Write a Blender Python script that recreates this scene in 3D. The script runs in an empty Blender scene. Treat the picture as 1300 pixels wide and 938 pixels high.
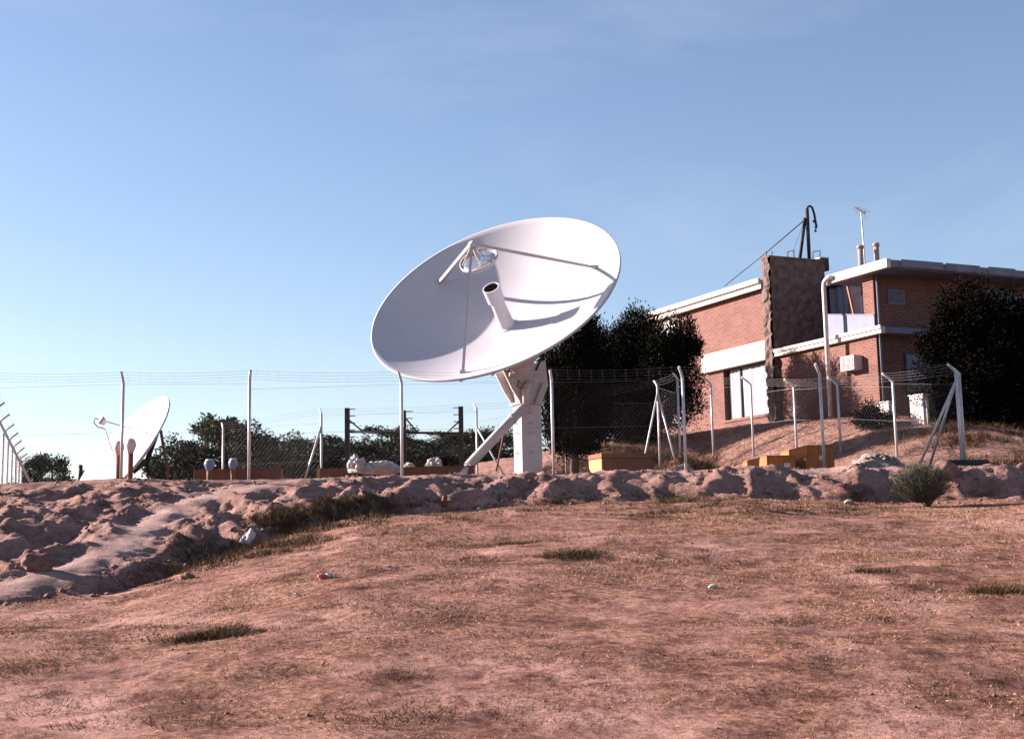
import bpy, bmesh, math, random
import numpy as np
from mathutils import Vector, Matrix, Quaternion
random.seed(7)
rng = np.random.default_rng(7)
R_ = math.radians
sc = bpy.context.scene
COL = sc.collection

# ---------------------------------------------------------------- camera frame
F0, CX, CY = 1800.0, 650.0, 424.0
pit, rol = R_(8.72), 0.02
cF = Vector((0, math.cos(pit), math.sin(pit)))
U0 = Vector((0, -math.sin(pit), math.cos(pit)))
X0 = Vector((1, 0, 0))
cR = X0*math.cos(rol) - U0*math.sin(rol)
cU = U0*math.cos(rol) + X0*math.sin(rol)
def P(px, py, Y):
    d = cF + cR*((px-CX)/F0) + cU*((CY-py)/F0)
    return d*(Y/d.y)
def PX(p):
    p = Vector(p); w = p.dot(cF)
    return CX+F0*p.dot(cR)/w, CY-F0*p.dot(cU)/w

# ---------------------------------------------------------------- noise
_perm = np.random.default_rng(3).permutation(512)
_perm = np.concatenate([_perm, _perm, _perm])
_ga = np.random.default_rng(4).uniform(0, 2*np.pi, 512)
def gnoise(x, y):
    x = np.asarray(x, float); y = np.asarray(y, float)
    xi = np.floor(x).astype(int); yi = np.floor(y).astype(int)
    xf = x-xi; yf = y-yi
    u = xf*xf*xf*(xf*(xf*6-15)+10); v = yf*yf*yf*(yf*(yf*6-15)+10)
    def g(ix, iy, dx, dy):
        h = _perm[(_perm[ix & 511] + iy) & 511]
        a = _ga[h]
        return np.cos(a)*dx+np.sin(a)*dy
    n00 = g(xi, yi, xf, yf); n10 = g(xi+1, yi, xf-1, yf)
    n01 = g(xi, yi+1, xf, yf-1); n11 = g(xi+1, yi+1, xf-1, yf-1)
    return ((n00*(1-u)+n10*u)*(1-v)+(n01*(1-u)+n11*u)*v)*1.4
def fbm(x, y, o=4, g=.5):
    s = 0; a = 1; f = 1
    for k in range(o):
        s = s + a*gnoise(x*f+17.3*k, y*f-9.1*k); a *= g; f *= 2.03
    return s
def sstep(a, b, x):
    t = np.clip((x-a)/(b-a), 0, 1); return t*t*(3-2*t)

# ---------------------------------------------------------------- terrain
BX, BY, BZ = 12.97, 50.0, 4.4
c25, s25 = math.cos(R_(25)), math.sin(R_(25))
def bl(X, Y):                     # world -> building frame
    dx = X-BX; dy = Y-BY
    return dx*s25 - dy*c25, dx*c25 + dy*s25
_fx = [-1200, -400, 0, 150, 250, 350, 450, 560, 650, 900, 1200, 1700, 2500]
_fY = [20, 20.5, 22, 24, 26, 28.2, 30.6, 32.3, 32.8, 33, 33, 33, 33]
_fz = [-.9, -.8, -.66, -.46, -.10, .33, .78, 1.02, 1.08, 1.08, .95, .85, .8]
path_pts = [(-150, .03), (0, .05), (80, .10), (150, .20), (205, .42), (240, .60), (290, .72), (340, .84)]
RIMY = 35.4
def foot(u):
    return np.interp(u, _fx, _fY), np.interp(u, _fx, _fz)
PATHW = []
for (px_, t_) in path_pts:
    a_, b_ = foot(px_); Y_ = a_+(RIMY-a_)*t_
    PATHW.append(((px_-650)/1800*Y_*1.0, Y_))
def pathdist(X, Y):
    d = np.full(np.shape(X), 1e9)
    for (a, b) in zip(PATHW[:-1], PATHW[1:]):
        ax, ay = a; bx, by = b; L2 = (bx-ax)**2+(by-ay)**2
        t = np.clip(((X-ax)*(bx-ax)+(Y-ay)*(by-ay))/L2, 0, 1)
        d = np.minimum(d, np.hypot(X-ax-t*(bx-ax), Y-ay-t*(by-ay)))
    return d
def terrain(X, Y):
    X = np.asarray(X, float); Y = np.asarray(Y, float)
    Ys = np.maximum(Y, 6.0)
    u = 650+1800*X/Ys
    u = np.clip(u, -1200, 2500)
    u = u + 10*gnoise(X*.35, Y*.35)
    Yf, zf = foot(u)
    Yf = Yf + .5*gnoise(X*.5+5, Y*0)
    zr = 1.895 + .05*gnoise(X*.25, X*0+3.1) + .10*np.exp(-((u-140)/90.)**2)
    # foreground
    zn = -1.62
    tt = np.clip((Y-9)/(Yf-9), 0, 1)
    zfore = zn + (zf-zn)*tt + .10*np.sin(np.pi*tt)
    zfore = zfore + .10*fbm(X*.22, Y*.3, 3)*sstep(4, 12, Y) + .018*fbm(X*1.7, Y*2.2, 4)
    # bank
    t = np.clip((Y-Yf)/(RIMY-Yf), 0, 1)
    short = sstep(330, 600, u)
    shp_s = np.where(t < .6, .86*sstep(-.15, .6, t), .86+.14*(t-.6)/.4)
    shp_l = t**.9
    shp = shp_l*(1-short)+shp_s*short
    shp = np.clip((shp-0.0), 0, 1)
    zb = zf + (zr-zf)*shp
    gul = -.38*np.exp(-((t-.06)/.07)**2)*sstep(-100, 60, u)*(1-sstep(420, 560, u))*sstep(180, 330, u)
    gul = gul + .0
    pd = pathdist(X, Y)
    pm = np.exp(-(pd/.52)**2)*(Y > 15)
    env = np.sin(np.pi*np.clip(t, 0, 1)**.7)**.6
    wx = X + .35*gnoise(X*.8, Y*.8); wy = Y+.35*gnoise(X*.8+9, Y*.8+4)
    rid = 1-2*np.abs(gnoise(wx*.95, wy*.75))
    rid2 = 1-2*np.abs(gnoise(wx*2.3+31, wy*1.9+7))
    rid3 = 1-2*np.abs(gnoise(wx*5.1+3, wy*4.6+17))
    lump = .29*(1-2*np.abs(gnoise(wx*.62+50, wy*.5))-.45)+.13*(rid-.45)+.055*(rid2-.4)+.03*(rid3-.4)+.10*fbm(X*2.6, Y*2.6, 5, .62)
    lump = lump*(1-.30*short)
    zb = zb + env*lump*(1-.94*pm) + gul + pm*.10*env
    z = np.where(Y < Yf, zfore, zb)
    # soft crumbly lip to plateau
    zpl = 1.93 + .03*fbm(X*.8, Y*.8, 3)
    z = np.where(Y > RIMY, zr*(1-sstep(35.4, 37.5, Y)) + zpl*sstep(35.4, 37.5, Y)+.03*fbm(X*2, Y*2, 3)*(1-sstep(36, 38, Y)), z)
    # hill towards the building
    lx, ly = bl(X, Y)
    A = np.interp(lx, [-40, -6, 0, 5.5, 9, 12.5], [2.9, 2.85, 2.55, 1.65, .55, 0])
    A = np.maximum(A, 0)
    st = -7.5-1.8*np.clip(-lx-5.5, 0, 6)
    S = sstep(st, -.3, ly)
    hill = A*S
    hill = hill + 1.25*np.exp(-((X-3.0)/2.6)**2-((Y-53)/4.2)**2)*(1-.5*S)
    hill = hill + .75*np.exp(-((X-5.3)/1.15)**2-((Y-44.2)/1.5)**2)*(1+.25*fbm(X*1.5, Y*1.5, 3))
    hill = hill + (.035*fbm(X*.9, Y*.9, 4)+.03*fbm(X*3.1, Y*3.1, 3))*np.clip(hill, 0, 1)
    z = z + hill*sstep(37, 38.5, Y)*sstep(2, -1, np.hypot(X, Y)-150)
    # land falls away far off
    z = z - sstep(70, 400, np.hypot(X, Y))*3.0
    return z
def zt(x, y): return float(terrain(np.array([x]), np.array([y]))[0])

# ---------------------------------------------------------------- materials
def nmat(name):
    m = bpy.data.materials.new(name); m.use_nodes = True
    nt = m.node_tree; b = nt.nodes['Principled BSDF']
    return m, nt, b
def N(nt, t, **kw):
    n = nt.nodes.new(t)
    for k, v in kw.items():
        try: setattr(n, k, v)
        except Exception: n.inputs[k].default_value = v
    return n
def mat(name, c, rough=.7, metal=0, var=.25, scale=3.0, bump=0.0, bscale=40, c2=None, coords='Object', spec=.3):
    m, nt, b = nmat(name)
    b.inputs['Roughness'].default_value = rough; b.inputs['Metallic'].default_value = metal
    b.inputs['Specular IOR Level'].default_value = spec
    tc = N(nt, 'ShaderNodeTexCoord')
    n = N(nt, 'ShaderNodeTexNoise'); n.inputs['Scale'].default_value = scale; n.inputs['Detail'].default_value = 6
    n.inputs['Roughness'].default_value = .65
    nt.links.new(tc.outputs[coords], n.inputs['Vector'])
    r = N(nt, 'ShaderNodeValToRGB')
    c = list(c)
    if c2 is None: c2 = [x*(1-var) for x in c]; c1 = [min(1, x*(1+var*.5)) for x in c]
    else: c1 = c
    r.color_ramp.elements[0].position = .32; r.color_ramp.elements[1].position = .68
    r.color_ramp.elements[0].color = (*c2, 1); r.color_ramp.elements[1].color = (*c1, 1)
    nt.links.new(n.outputs['Fac'], r.inputs['Fac']); nt.links.new(r.outputs['Color'], b.inputs['Base Color'])
    if bump:
        n2 = N(nt, 'ShaderNodeTexNoise'); n2.inputs['Scale'].default_value = bscale; n2.inputs['Detail'].default_value = 5
        nt.links.new(tc.outputs[coords], n2.inputs['Vector'])
        bp = N(nt, 'ShaderNodeBump'); bp.inputs['Strength'].default_value = bump; bp.inputs['Distance'].default_value = .02
        nt.links.new(n2.outputs['Fac'], bp.inputs['Height']); nt.links.new(bp.outputs['Normal'], b.inputs['Normal'])
    return m
M = {}
M['dish'] = mat('dish_white', (.46, .45, .48), .6, var=.06, scale=.8)
M['white'] = mat('white_paint', (.42, .395, .40), .55, var=.10, scale=2.5)
M['galv'] = mat('galvanised', (.50, .48, .49), .5, metal=.25, var=.22, scale=6)
M['wire'] = mat('wire', (.12, .115, .12), .5, metal=.3, var=.1)
M['dark'] = mat('dark_steel', (.022, .018, .018), .6, var=.3, scale=6)
M['rust'] = mat('rusty_steel', (.17, .075, .05), .8, var=.4, scale=5)
M['mirror'] = mat('polished', (.85, .85, .86), .18, metal=.9, var=.04)
M['plas'] = mat('plaster_white', (.52, .48, .45), .8, var=.10, scale=1.6, bump=.2)
M['stone'] = mat('chimney_stone', (.17, .115, .10), .9, c2=(.075, .05, .045), scale=3.2, bump=.9, bscale=9)
M['crate'] = mat('crate_ochre', (.36, .12, .035), .75, var=.22, scale=2.5, bump=.15)
M['pale_end'] = mat('pale_end_wood', (.42, .22, .09), .75, var=.2, scale=2.5)  # paler wood; on the crate's end it stands for sunlight
M['timber'] = mat('brown_timber', (.16, .062, .035), .85, var=.35, scale=4, bump=.2)
M['plank'] = mat('orange_plank', (.30, .15, .08), .8, var=.2)
M['concrete'] = mat('concrete', (.27, .215, .195), .9, var=.25, scale=5, bump=.4)
M['rock'] = mat('rock', (.20, .12, .10), .9, c2=(.10, .055, .045), scale=5, bump=.7, bscale=14)
M['tarp'] = mat('pale_sheet', (.36, .33, .335), .6, var=.15, scale=3)
M['sack'] = mat('tan_sheet', (.36, .22, .17), .8, var=.2, scale=3)
M['frame'] = mat('window_frame', (.02, .012, .012), .5, var=.2)
M['curtain'] = mat('curtain', (.30, .31, .36), .9, var=.08, scale=1.2)
M['door'] = mat('pink_door', (.30, .21, .23), .7, var=.25, scale=1.5)
M['panel'] = mat('parapet_panel', (.16, .165, .22), .7, var=.1)
M['tarpaper'] = mat('roof_felt', (.10, .10, .12), .8, c2=(.20, .20, .24), scale=1.2)
M['inner'] = mat('feed_inner', (.05, .035, .035), .7)
M['lampglass'] = mat('lamp_glass', (.58, .44, .41), .25, var=.15, scale=9)
M['lampglass2'] = mat('lamp_glass_blue', (.15, .17, .27), .25, var=.15, scale=9)
M['bark'] = mat('bark', (.10, .07, .055), .9, var=.3, scale=6)
M['sticker'] = mat('sticker', (.55, .50, .48), .6)
M['crate_brown'] = mat('crate_brown', (.17, .07, .035), .8, var=.25, scale=2.5, bump=.15)
M['shaded_panel'] = mat('shaded_parapet_blue', (.14, .16, .235), .7, var=.1)  # parapet white as seen in shade, the shade put into the colour
M['red'] = mat('red_paint', (.45, .06, .05), .4)

def leafmat(name, c, c2, trans=.15, scale=1.3, sp=.02):
    m, nt, b = nmat(name)
    b.inputs['Roughness'].default_value = .95; b.inputs['Specular IOR Level'].default_value = sp
    at = N(nt, 'ShaderNodeAttribute'); at.attribute_name = 'rnd'
    r = N(nt, 'ShaderNodeValToRGB')
    r.color_ramp.elements[0].color = (*c2, 1); r.color_ramp.elements[1].color = (*c, 1)
    nt.links.new(at.outputs['Fac'], r.inputs['Fac'])
    nt.links.new(r.outputs['Color'], b.inputs['Base Color'])
    return m
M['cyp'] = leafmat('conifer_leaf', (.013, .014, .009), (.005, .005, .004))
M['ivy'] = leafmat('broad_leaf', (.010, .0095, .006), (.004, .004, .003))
M['olive'] = leafmat('far_leaf', (.095, .100, .070), (.036, .042, .032))
M['broom'] = leafmat('broom_leaf', (.115, .12, .088), (.05, .055, .042))
M['straw'] = leafmat('straw', (.50, .32, .20), (.13, .06, .04))
M['weed'] = leafmat('weed', (.12, .085, .045), (.035, .024, .015))
M['redweed'] = leafmat('redweed', (.15, .090, .052), (.045, .026, .018))

def brickmat():
    m, nt, b = nmat('brick')
    b.inputs['Roughness'].default_value = .88
    tc = N(nt, 'ShaderNodeTexCoord'); sp = N(nt, 'ShaderNodeSeparateXYZ'); cb = N(nt, 'ShaderNodeCombineXYZ')
    ad = N(nt, 'ShaderNodeMath', operation='ADD')
    L = nt.links.new
    L(tc.outputs['Object'], sp.inputs[0]); L(sp.outputs['X'], ad.inputs[0]); L(sp.outputs['Y'], ad.inputs[1])
    L(ad.outputs[0], cb.inputs['X']); L(sp.outputs['Z'], cb.inputs['Y'])
    br = N(nt, 'ShaderNodeTexBrick')
    br.inputs['Scale'].default_value = 1; br.inputs['Brick Width'].default_value = .28; br.inputs['Row Height'].default_value = .095
    br.inputs['Mortar Size'].default_value = .016; br.inputs['Mortar Smooth'].default_value = .3; br.inputs['Bias'].default_value = 0
    br.inputs['Color1'].default_value = (.150, .048, .031, 1); br.inputs['Color2'].default_value = (.088, .026, .019, 1)
    br.inputs['Mortar'].default_value = (.185, .112, .092, 1)
    L(cb.outputs[0], br.inputs['Vector'])
    n = N(nt, 'ShaderNodeTexNoise'); n.inputs['Scale'].default_value = .9; n.inputs['Detail'].default_value = 5
    L(tc.outputs['Object'], n.inputs['Vector'])
    r = N(nt, 'ShaderNodeValToRGB'); r.color_ramp.elements[0].position = .3; r.color_ramp.elements[1].position = .7
    r.color_ramp.elements[0].color = (.78, .74, .74, 1); r.color_ramp.elements[1].color = (1.1, 1.08, 1.05, 1)
    L(n.outputs['Fac'], r.inputs['Fac'])
    mx = N(nt, 'ShaderNodeMixRGB', blend_type='MULTIPLY'); mx.inputs['Fac'].default_value = 1
    L(br.outputs['Color'], mx.inputs[1]); L(r.outputs['Color'], mx.inputs[2]); L(mx.outputs[0], b.inputs['Base Color'])
    bp = N(nt, 'ShaderNodeBump'); bp.inputs['Strength'].default_value = .6; bp.inputs['Distance'].default_value = .01; bp.invert = True
    L(br.outputs['Fac'], bp.inputs['Height']); L(bp.outputs['Normal'], b.inputs['Normal'])
    return m
M['brick'] = brickmat()

def groundmat():
    m, nt, b = nmat('ground'); L = nt.links.new
    b.inputs['Roughness'].default_value = .95; b.inputs['Specular IOR Level'].default_value = .1
    tc = N(nt, 'ShaderNodeTexCoord')
    def noise(s, d=6, ro=.6, st=None):
        n = N(nt, 'ShaderNodeTexNoise'); n.inputs['Scale'].default_value = s; n.inputs['Detail'].default_value = d
        n.inputs['Roughness'].default_value = ro
        if st:
            mp = N(nt, 'ShaderNodeMapping'); mp.inputs['Scale'].default_value = st
            L(tc.outputs['Object'], mp.inputs[0]); L(mp.outputs[0], n.inputs['Vector'])
        else: L(tc.outputs['Object'], n.inputs['Vector'])
        return n.outputs['Fac']
    def ramp(f, p0, c0, p1, c1, mid=None):
        r = N(nt, 'ShaderNodeValToRGB'); e = r.color_ramp.elements
        e[0].position = p0; e[0].color = (*c0, 1); e[1].position = p1; e[1].color = (*c1, 1)
        if mid: q = e.new(mid[0]); q.color = (*mid[1], 1)
        L(f, r.inputs['Fac']); return r.outputs['Color']
    def mix(f, a, c, bt='MIX'):
        x = N(nt, 'ShaderNodeMixRGB', blend_type=bt)
        if isinstance(f, float): x.inputs[0].default_value = f
        else: L(f, x.inputs[0])
        L(a, x.inputs[1]); L(c, x.inputs[2]); return x.outputs[0]
    g = lambda v: (v, v, v)
    soil = ramp(noise(.55, 8, .65), .38, (.25, .135, .105), .60, (.48, .29, .245))
    straw = ramp(noise(11, 6, .75), .38, (.125, .056, .038), .66, (.45, .272, .20), (.5, (.28, .150, .108)))
    fm = ramp(noise(.55, 9, .78, (1, .8, 1)), .44, g(0), .54, g(1))
    fore = mix(fm, soil, straw)
    dk = ramp(noise(2.2, 9, .80, (1, .8, 1)), .39, (.32, .24, .21), .51, (1, 1, 1))
    fore = mix(1.0, fore, dk, 'MULTIPLY')
    fore = mix(1.0, fore, ramp(noise(.9, 9, .82), .40, (.50, .40, .36), .53, (1.08, 1.05, 1.03)), 'MULTIPLY')
    bank = ramp(noise(1.1, 10, .74), .36, (.18, .100, .080), .62, (.42, .255, .215))
    pathc = ramp(noise(2.0, 6, .6), .3, (.40, .26, .225), .7, (.54, .38, .34))
    at = N(nt, 'ShaderNodeAttribute'); at.attribute_name = 'bank'
    ap = N(nt, 'ShaderNodeAttribute'); ap.attribute_name = 'path_lit_lip'
    c = mix(at.outputs['Fac'], fore, bank); c = mix(ap.outputs['Fac'], c, pathc)
    fine = ramp(noise(26, 6, .75), .3, g(.62), .7, g(1.22))
    c = mix(1.0, c, fine, 'MULTIPLY')
    c = mix(1.0, c, ramp(noise(60, 4, .8), .35, g(.72), .62, g(1.15)), 'MULTIPLY')
    L(c, b.inputs['Base Color'])
    bp = N(nt, 'ShaderNodeBump'); bp.inputs['Strength'].default_value = .9; bp.inputs['Distance'].default_value = .05
    L(noise(14, 9, .75), bp.inputs['Height'])
    b2 = N(nt, 'ShaderNodeBump'); b2.inputs['Distance'].default_value = .12; mm = N(nt, 'ShaderNodeMath', operation='MULTIPLY_ADD'); mm.inputs[1].default_value = .55; mm.inputs[2].default_value = .2
    L(at.outputs['Fac'], mm.inputs[0]); L(mm.outputs[0], b2.inputs['Strength']); L(noise(6.5, 8, .7), b2.inputs['Height']); L(bp.outputs['Normal'], b2.inputs['Normal']); L(b2.outputs['Normal'], b.inputs['Normal'])
    return m
M['ground'] = groundmat()

# ---------------------------------------------------------------- mesh helpers
class MB:
    def __init__(s): s.v = []; s.f = []; s.sm = []
    def add(s, v, f, smooth=False):
        o = len(s.v); s.v += [Vector(p) for p in v]; s.f += [[i+o for i in q] for q in f]; s.sm += [smooth]*len(f); return s
    def box(s, c, d, rz=0, mtx=None):
        hx, hy, hz = d[0]/2, d[1]/2, d[2]/2; m = mtx or Matrix.Rotation(rz, 3, 'Z'); c = Vector(c)
        v = [c+m@Vector((x*hx, y*hy, z*hz)) for x in (-1, 1) for y in (-1, 1) for z in (-1, 1)]
        return s.add(v, [(0, 1, 3, 2), (4, 6, 7, 5), (0, 4, 5, 1), (2, 3, 7, 6), (0, 2, 6, 4), (1, 5, 7, 3)])
    def bb(s, x0, x1, y0, y1, z0, z1): return s.box(((x0+x1)/2, (y0+y1)/2, (z0+z1)/2), (x1-x0, y1-y0, z1-z0))
    def tube(s, pts, r, n=10, cap=True):
        pts = [Vector(p) for p in pts]; k = len(pts)
        rr = r if isinstance(r, (list, tuple)) else [r]*k
        v = []; up = None
        for i in range(k):
            d = (pts[min(i+1, k-1)]-pts[max(i-1, 0)]).normalized()
            if up is None: up = d.orthogonal().normalized()
            else:
                up = up-d*up.dot(d)
                up = up.normalized() if up.length > 1e-6 else d.orthogonal().normalized()
            w = d.cross(up)
            for j in range(n):
                a = 2*math.pi*j/n; v.append(pts[i]+(up*math.cos(a)+w*math.sin(a))*rr[i])
        f = []
        for i in range(k-1):
            for j in range(n): f.append((i*n+j, i*n+(j+1) % n, (i+1)*n+(j+1) % n, (i+1)*n+j))
        s.add(v, f, n > 4)
        if cap: s.add(v[:n], [tuple(range(n))[::-1]]); s.add(v[-n:], [tuple(range(n))])
        return s
    def lathe(s, o, ax, prof, n=32, cap=False, smooth=True):
        o = Vector(o); ax = Vector(ax).normalized(); u = ax.orthogonal().normalized(); w = ax.cross(u); v = []; f = []
        for (r, h) in prof:
            for j in range(n):
                a = 2*math.pi*j/n; v.append(o+ax*h+(u*math.cos(a)+w*math.sin(a))*r)
        for i in range(len(prof)-1):
            for j in range(n): f.append((i*n+j, i*n+(j+1) % n, (i+1)*n+(j+1) % n, (i+1)*n+j))
        return s.add(v, f, smooth)
    def prism(s, poly, ext):
        ext = Vector(ext); a = [Vector(p) for p in poly]; n = len(a); b = [p+ext for p in a]
        f = [tuple(range(n))[::-1], tuple(range(n, 2*n))]+[(i, (i+1) % n, n+(i+1) % n, n+i) for i in range(n)]
        return s.add(a+b, f)
def org(o):
    while o.parent: o = o.parent
    return o
def link(name, mb, m, parent=None, bevel=0, local=False):
    """parts are given in world coordinates unless local; stored relative to the (unrotated) root"""
    me = bpy.data.meshes.new(name)
    off = Vector((0, 0, 0))
    if parent is not None and not local: off = Vector(org(parent).location)
    me.from_pydata([tuple(p-off) for p in mb.v], [], [tuple(q) for q in mb.f])
    me.materials.append(m if not isinstance(m, str) else M[m])
    me.polygons.foreach_set('use_smooth', mb.sm)
    bm = bmesh.new(); bm.from_mesh(me); bmesh.ops.remove_doubles(bm, verts=bm.verts, dist=1e-5)
    bmesh.ops.recalc_face_normals(bm, faces=bm.faces)
    bm.to_mesh(me); bm.free(); me.update()
    o = bpy.data.objects.new(name, me); COL.objects.link(o)
    if parent is not None: o.parent = parent
    if bevel:
        b = o.modifiers.new('bevel', 'BEVEL'); b.width = bevel; b.segments = 2; b.limit_method = 'ANGLE'
    return o
def tag(o, label=None, cat=None, group=None, kind=None):
    if label: o['label'] = label
    if cat: o['category'] = cat
    if group: o['group'] = group
    if kind: o['kind'] = kind
    return o
def thing(name, loc, label, cat, group=None, rz=0):
    o = bpy.data.objects.new(name, None); COL.objects.link(o); o.location = loc; o.rotation_euler = (0, 0, rz)
    o.empty_display_size = .2
    return tag(o, label, cat, group)
def solo(name, mb, m, label, cat, group=None, loc=None, bevel=0):
    """a thing that is one mesh, its origin at its base"""
    if loc is None:
        loc = sum(mb.v, Vector())/len(mb.v); loc.z = min(p.z for p in mb.v)
    loc = Vector(loc); mb.v = [p-loc for p in mb.v]
    o = link(name, mb, m, None, bevel); o.location = loc
    return tag(o, label, cat, group)
def copy_tree(o, parent=None):
    c = o.copy(); COL.objects.link(c); c.parent = parent
    for ch in o.children: copy_tree(ch, c)
    return c
def nparr(name, V, Fq, m, parent=None, rnd=None, kind=None, smooth=False):
    """fast mesh from numpy: V (n,3), Fq (k,m) faces"""
    V = np.asarray(V, np.float32); Fq = np.asarray(Fq, np.int32); k, mm = Fq.shape
    me = bpy.data.meshes.new(name)
    me.vertices.add(len(V)); me.vertices.foreach_set('co', V.ravel())
    me.loops.add(k*mm); me.loops.foreach_set('vertex_index', Fq.ravel())
    me.polygons.add(k); me.polygons.foreach_set('loop_start', np.arange(0, k*mm, mm, dtype=np.int32))
    try: me.polygons.foreach_set('loop_total', np.full(k, mm, np.int32))
    except Exception: pass
    me.update(calc_edges=True)
    if smooth: me.polygons.foreach_set('use_smooth', np.ones(k, bool))
    me.materials.append(M[m])
    if rnd is not None:
        a = me.attributes.new('rnd', 'FLOAT', 'FACE'); a.data.foreach_set('value', np.asarray(rnd, np.float32))
    o = bpy.data.objects.new(name, me); COL.objects.link(o)
    if parent is not None: o.parent = parent
    return o
def leaves(C, D, ln, wd):
    """rhombic leaves at C (n,3) along D (n,3)"""
    n = len(C); D = D/np.linalg.norm(D, axis=1, keepdims=True)
    r = rng.normal(size=(n, 3)); W = np.cross(D, r); W /= np.linalg.norm(W, axis=1, keepdims=True)+1e-9
    ln = np.asarray(ln).reshape(-1, 1)*np.ones((n, 1)); wd = np.asarray(wd).reshape(-1, 1)*np.ones((n, 1))
    V = np.empty((n, 4, 3)); V[:, 0] = C; V[:, 1] = C+D*ln*.5+W*wd*.5; V[:, 2] = C+D*ln; V[:, 3] = C+D*ln*.5-W*wd*.5
    return V.reshape(-1, 3), np.arange(4*n).reshape(n, 4)
def blades(C, D, ln, wd):
    n = len(C); D = D/np.linalg.norm(D, axis=1, keepdims=True)
    r = rng.normal(size=(n, 3)); W = np.cross(D, r); W /= np.linalg.norm(W, axis=1, keepdims=True)+1e-9
    ln = np.asarray(ln).reshape(-1, 1)*np.ones((n, 1)); wd = np.asarray(wd).reshape(-1, 1)*np.ones((n, 1))
    V = np.empty((n, 3, 3)); V[:, 0] = C-W*wd*.5; V[:, 1] = C+W*wd*.5; V[:, 2] = C+D*ln
    return V.reshape(-1, 3), np.arange(3*n).reshape(n, 3)

# ---------------------------------------------------------------- ground sheet
def axis_pts(segs):
    out = []
    for (a, b, st) in segs:
        n = max(1, int(round((b-a)/st))); out += list(np.linspace(a, b, n, endpoint=False))
    out.append(segs[-1][1]); return np.array(out)
gx = axis_pts([(-900, -300, 100), (-300, -60, 20), (-60, -20, 1.6), (-20, 20, .075), (20, 60, 1.6), (60, 300, 20), (300, 900, 100)])
gy = axis_pts([(-60, 2, 4), (2, 9.6, .4), (9.6, 20, .075), (20, 37, .06), (37, 62, .2), (62, 100, 2), (100, 300, 20), (300, 1500, 150)])
GX, GY = np.meshgrid(gx, gy); GZ = terrain(GX, GY)
nx, ny = len(gx), len(gy)
V = np.stack([GX, GY, GZ], -1).reshape(-1, 3)
i = np.arange(nx-1)[None, :]+np.arange(ny-1)[:, None]*nx
Fq = np.stack([i, i+1, i+1+nx, i+nx], -1).reshape(-1, 4)
ground = nparr('ground', V, Fq, 'ground', smooth=True); tag(ground, kind='structure')
u = 650+1800*GX/np.maximum(GY, 6); u = np.clip(u, -1200, 2500); Yf, zf = foot(u)
bank = sstep(-.3, .5, GY-Yf + .5*fbm(GX*.7, GY*.7, 3))
lxx, lyy = bl(GX, GY)
bank = bank*(1-.35*sstep(38, 41, GY))
pth = np.exp(-(pathdist(GX, GY)/.45)**2)*.9*(GY > 15)
pth = np.clip(pth*(1+.8*fbm(GX*1.5, GY*1.5, 3)), 0, 1)
lip = np.exp(-((GY-35.3)/.9)**2)*.6*sstep(250, 500, u); pth = np.maximum(pth, lip)  # lit strip along the rim, painted pale through the path mask
for nm, arr in (('bank', bank), ('path_lit_lip', pth)):
    a = ground.data.attributes.new(nm, 'FLOAT', 'POINT'); a.data.foreach_set('value', arr.ravel().astype(np.float32))

# ---------------------------------------------------------------- dry grass & weeds
def scatter(n, xr, yr, dens):
    X = rng.uniform(xr[0], xr[1], n); Y = rng.uniform(yr[0], yr[1], n)
    keep = rng.random(n) < dens(X, Y); X = X[keep]; Y = Y[keep]
    return X, Y, terrain(X, Y)
def foredens(X, Y):
    u = 650+1800*X/np.maximum(Y, 6); yf, _ = foot(np.clip(u, -1200, 2500))
    m = (np.abs(X) < Y*.40+1)*(Y < yf+.3)
    return m*np.clip(.35+1.3*fbm(X*.38+3, Y*.55, 4), .05, 1)
X, Y, Z = scatter(850000, (-14, 14), (9.5, 33.5), foredens)
n = len(X); D = rng.normal(size=(n, 3)); D[:, 2] = np.abs(D[:, 2])*.45+.12
V, Fq = blades(np.stack([X, Y, Z-.003], -1), D, rng.uniform(.012, .055, n), rng.uniform(.003, .007, n)*(.7+Y/22))
g = nparr('dry_grass', V, Fq, 'straw', rnd=rng.random(n)); tag(g, 'short dead straw-coloured grass strewn over the bare foreground soil', 'dry grass', kind='stuff')

X, Y, Z = scatter(150000, (1, 17), (37.5, 56), lambda X, Y: (terrain(X, Y) > 1.98)*np.clip(.5+.8*fbm(X*.5, Y*.5, 3), .1, 1))
n = len(X); D = rng.normal(size=(n, 3)); D[:, 2] = np.abs(D[:, 2])*.5+.15
V, Fq = blades(np.stack([X, Y, Z-.003], -1), D, rng.uniform(.04, .13, n), rng.uniform(.008, .016, n))
g = nparr('hill_grass', V, Fq, 'redweed', rnd=rng.random(n)); tag(g, 'thin dead grass on the rise around the brick building', 'dry grass', kind='stuff')
def clumps(cent, per, rad, h, lean=.5, w=.008):
    C = []; D = []; L = []; Wd = []
    for (x, y, s) in cent:
        k = int(per*s*s)+4
        a = rng.uniform(0, 2*np.pi, k); r = rad*s*np.sqrt(rng.random(k))
        xx = x+np.cos(a)*r*1.5; yy = y+np.sin(a)*r; zz = terrain(xx, yy)
        d = np.stack([np.cos(a)*lean+rng.normal(0, .35, k), np.sin(a)*lean+rng.normal(0, .35, k), np.ones(k)], -1)
        C.append(np.stack([xx, yy, zz-.01], -1)); D.append(d); L.append(rng.uniform(.4, 1, k)*h*s); Wd.append(np.full(k, w))
    return blades(np.concatenate(C), np.concatenate(D), np.concatenate(L), np.concatenate(Wd))
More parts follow.
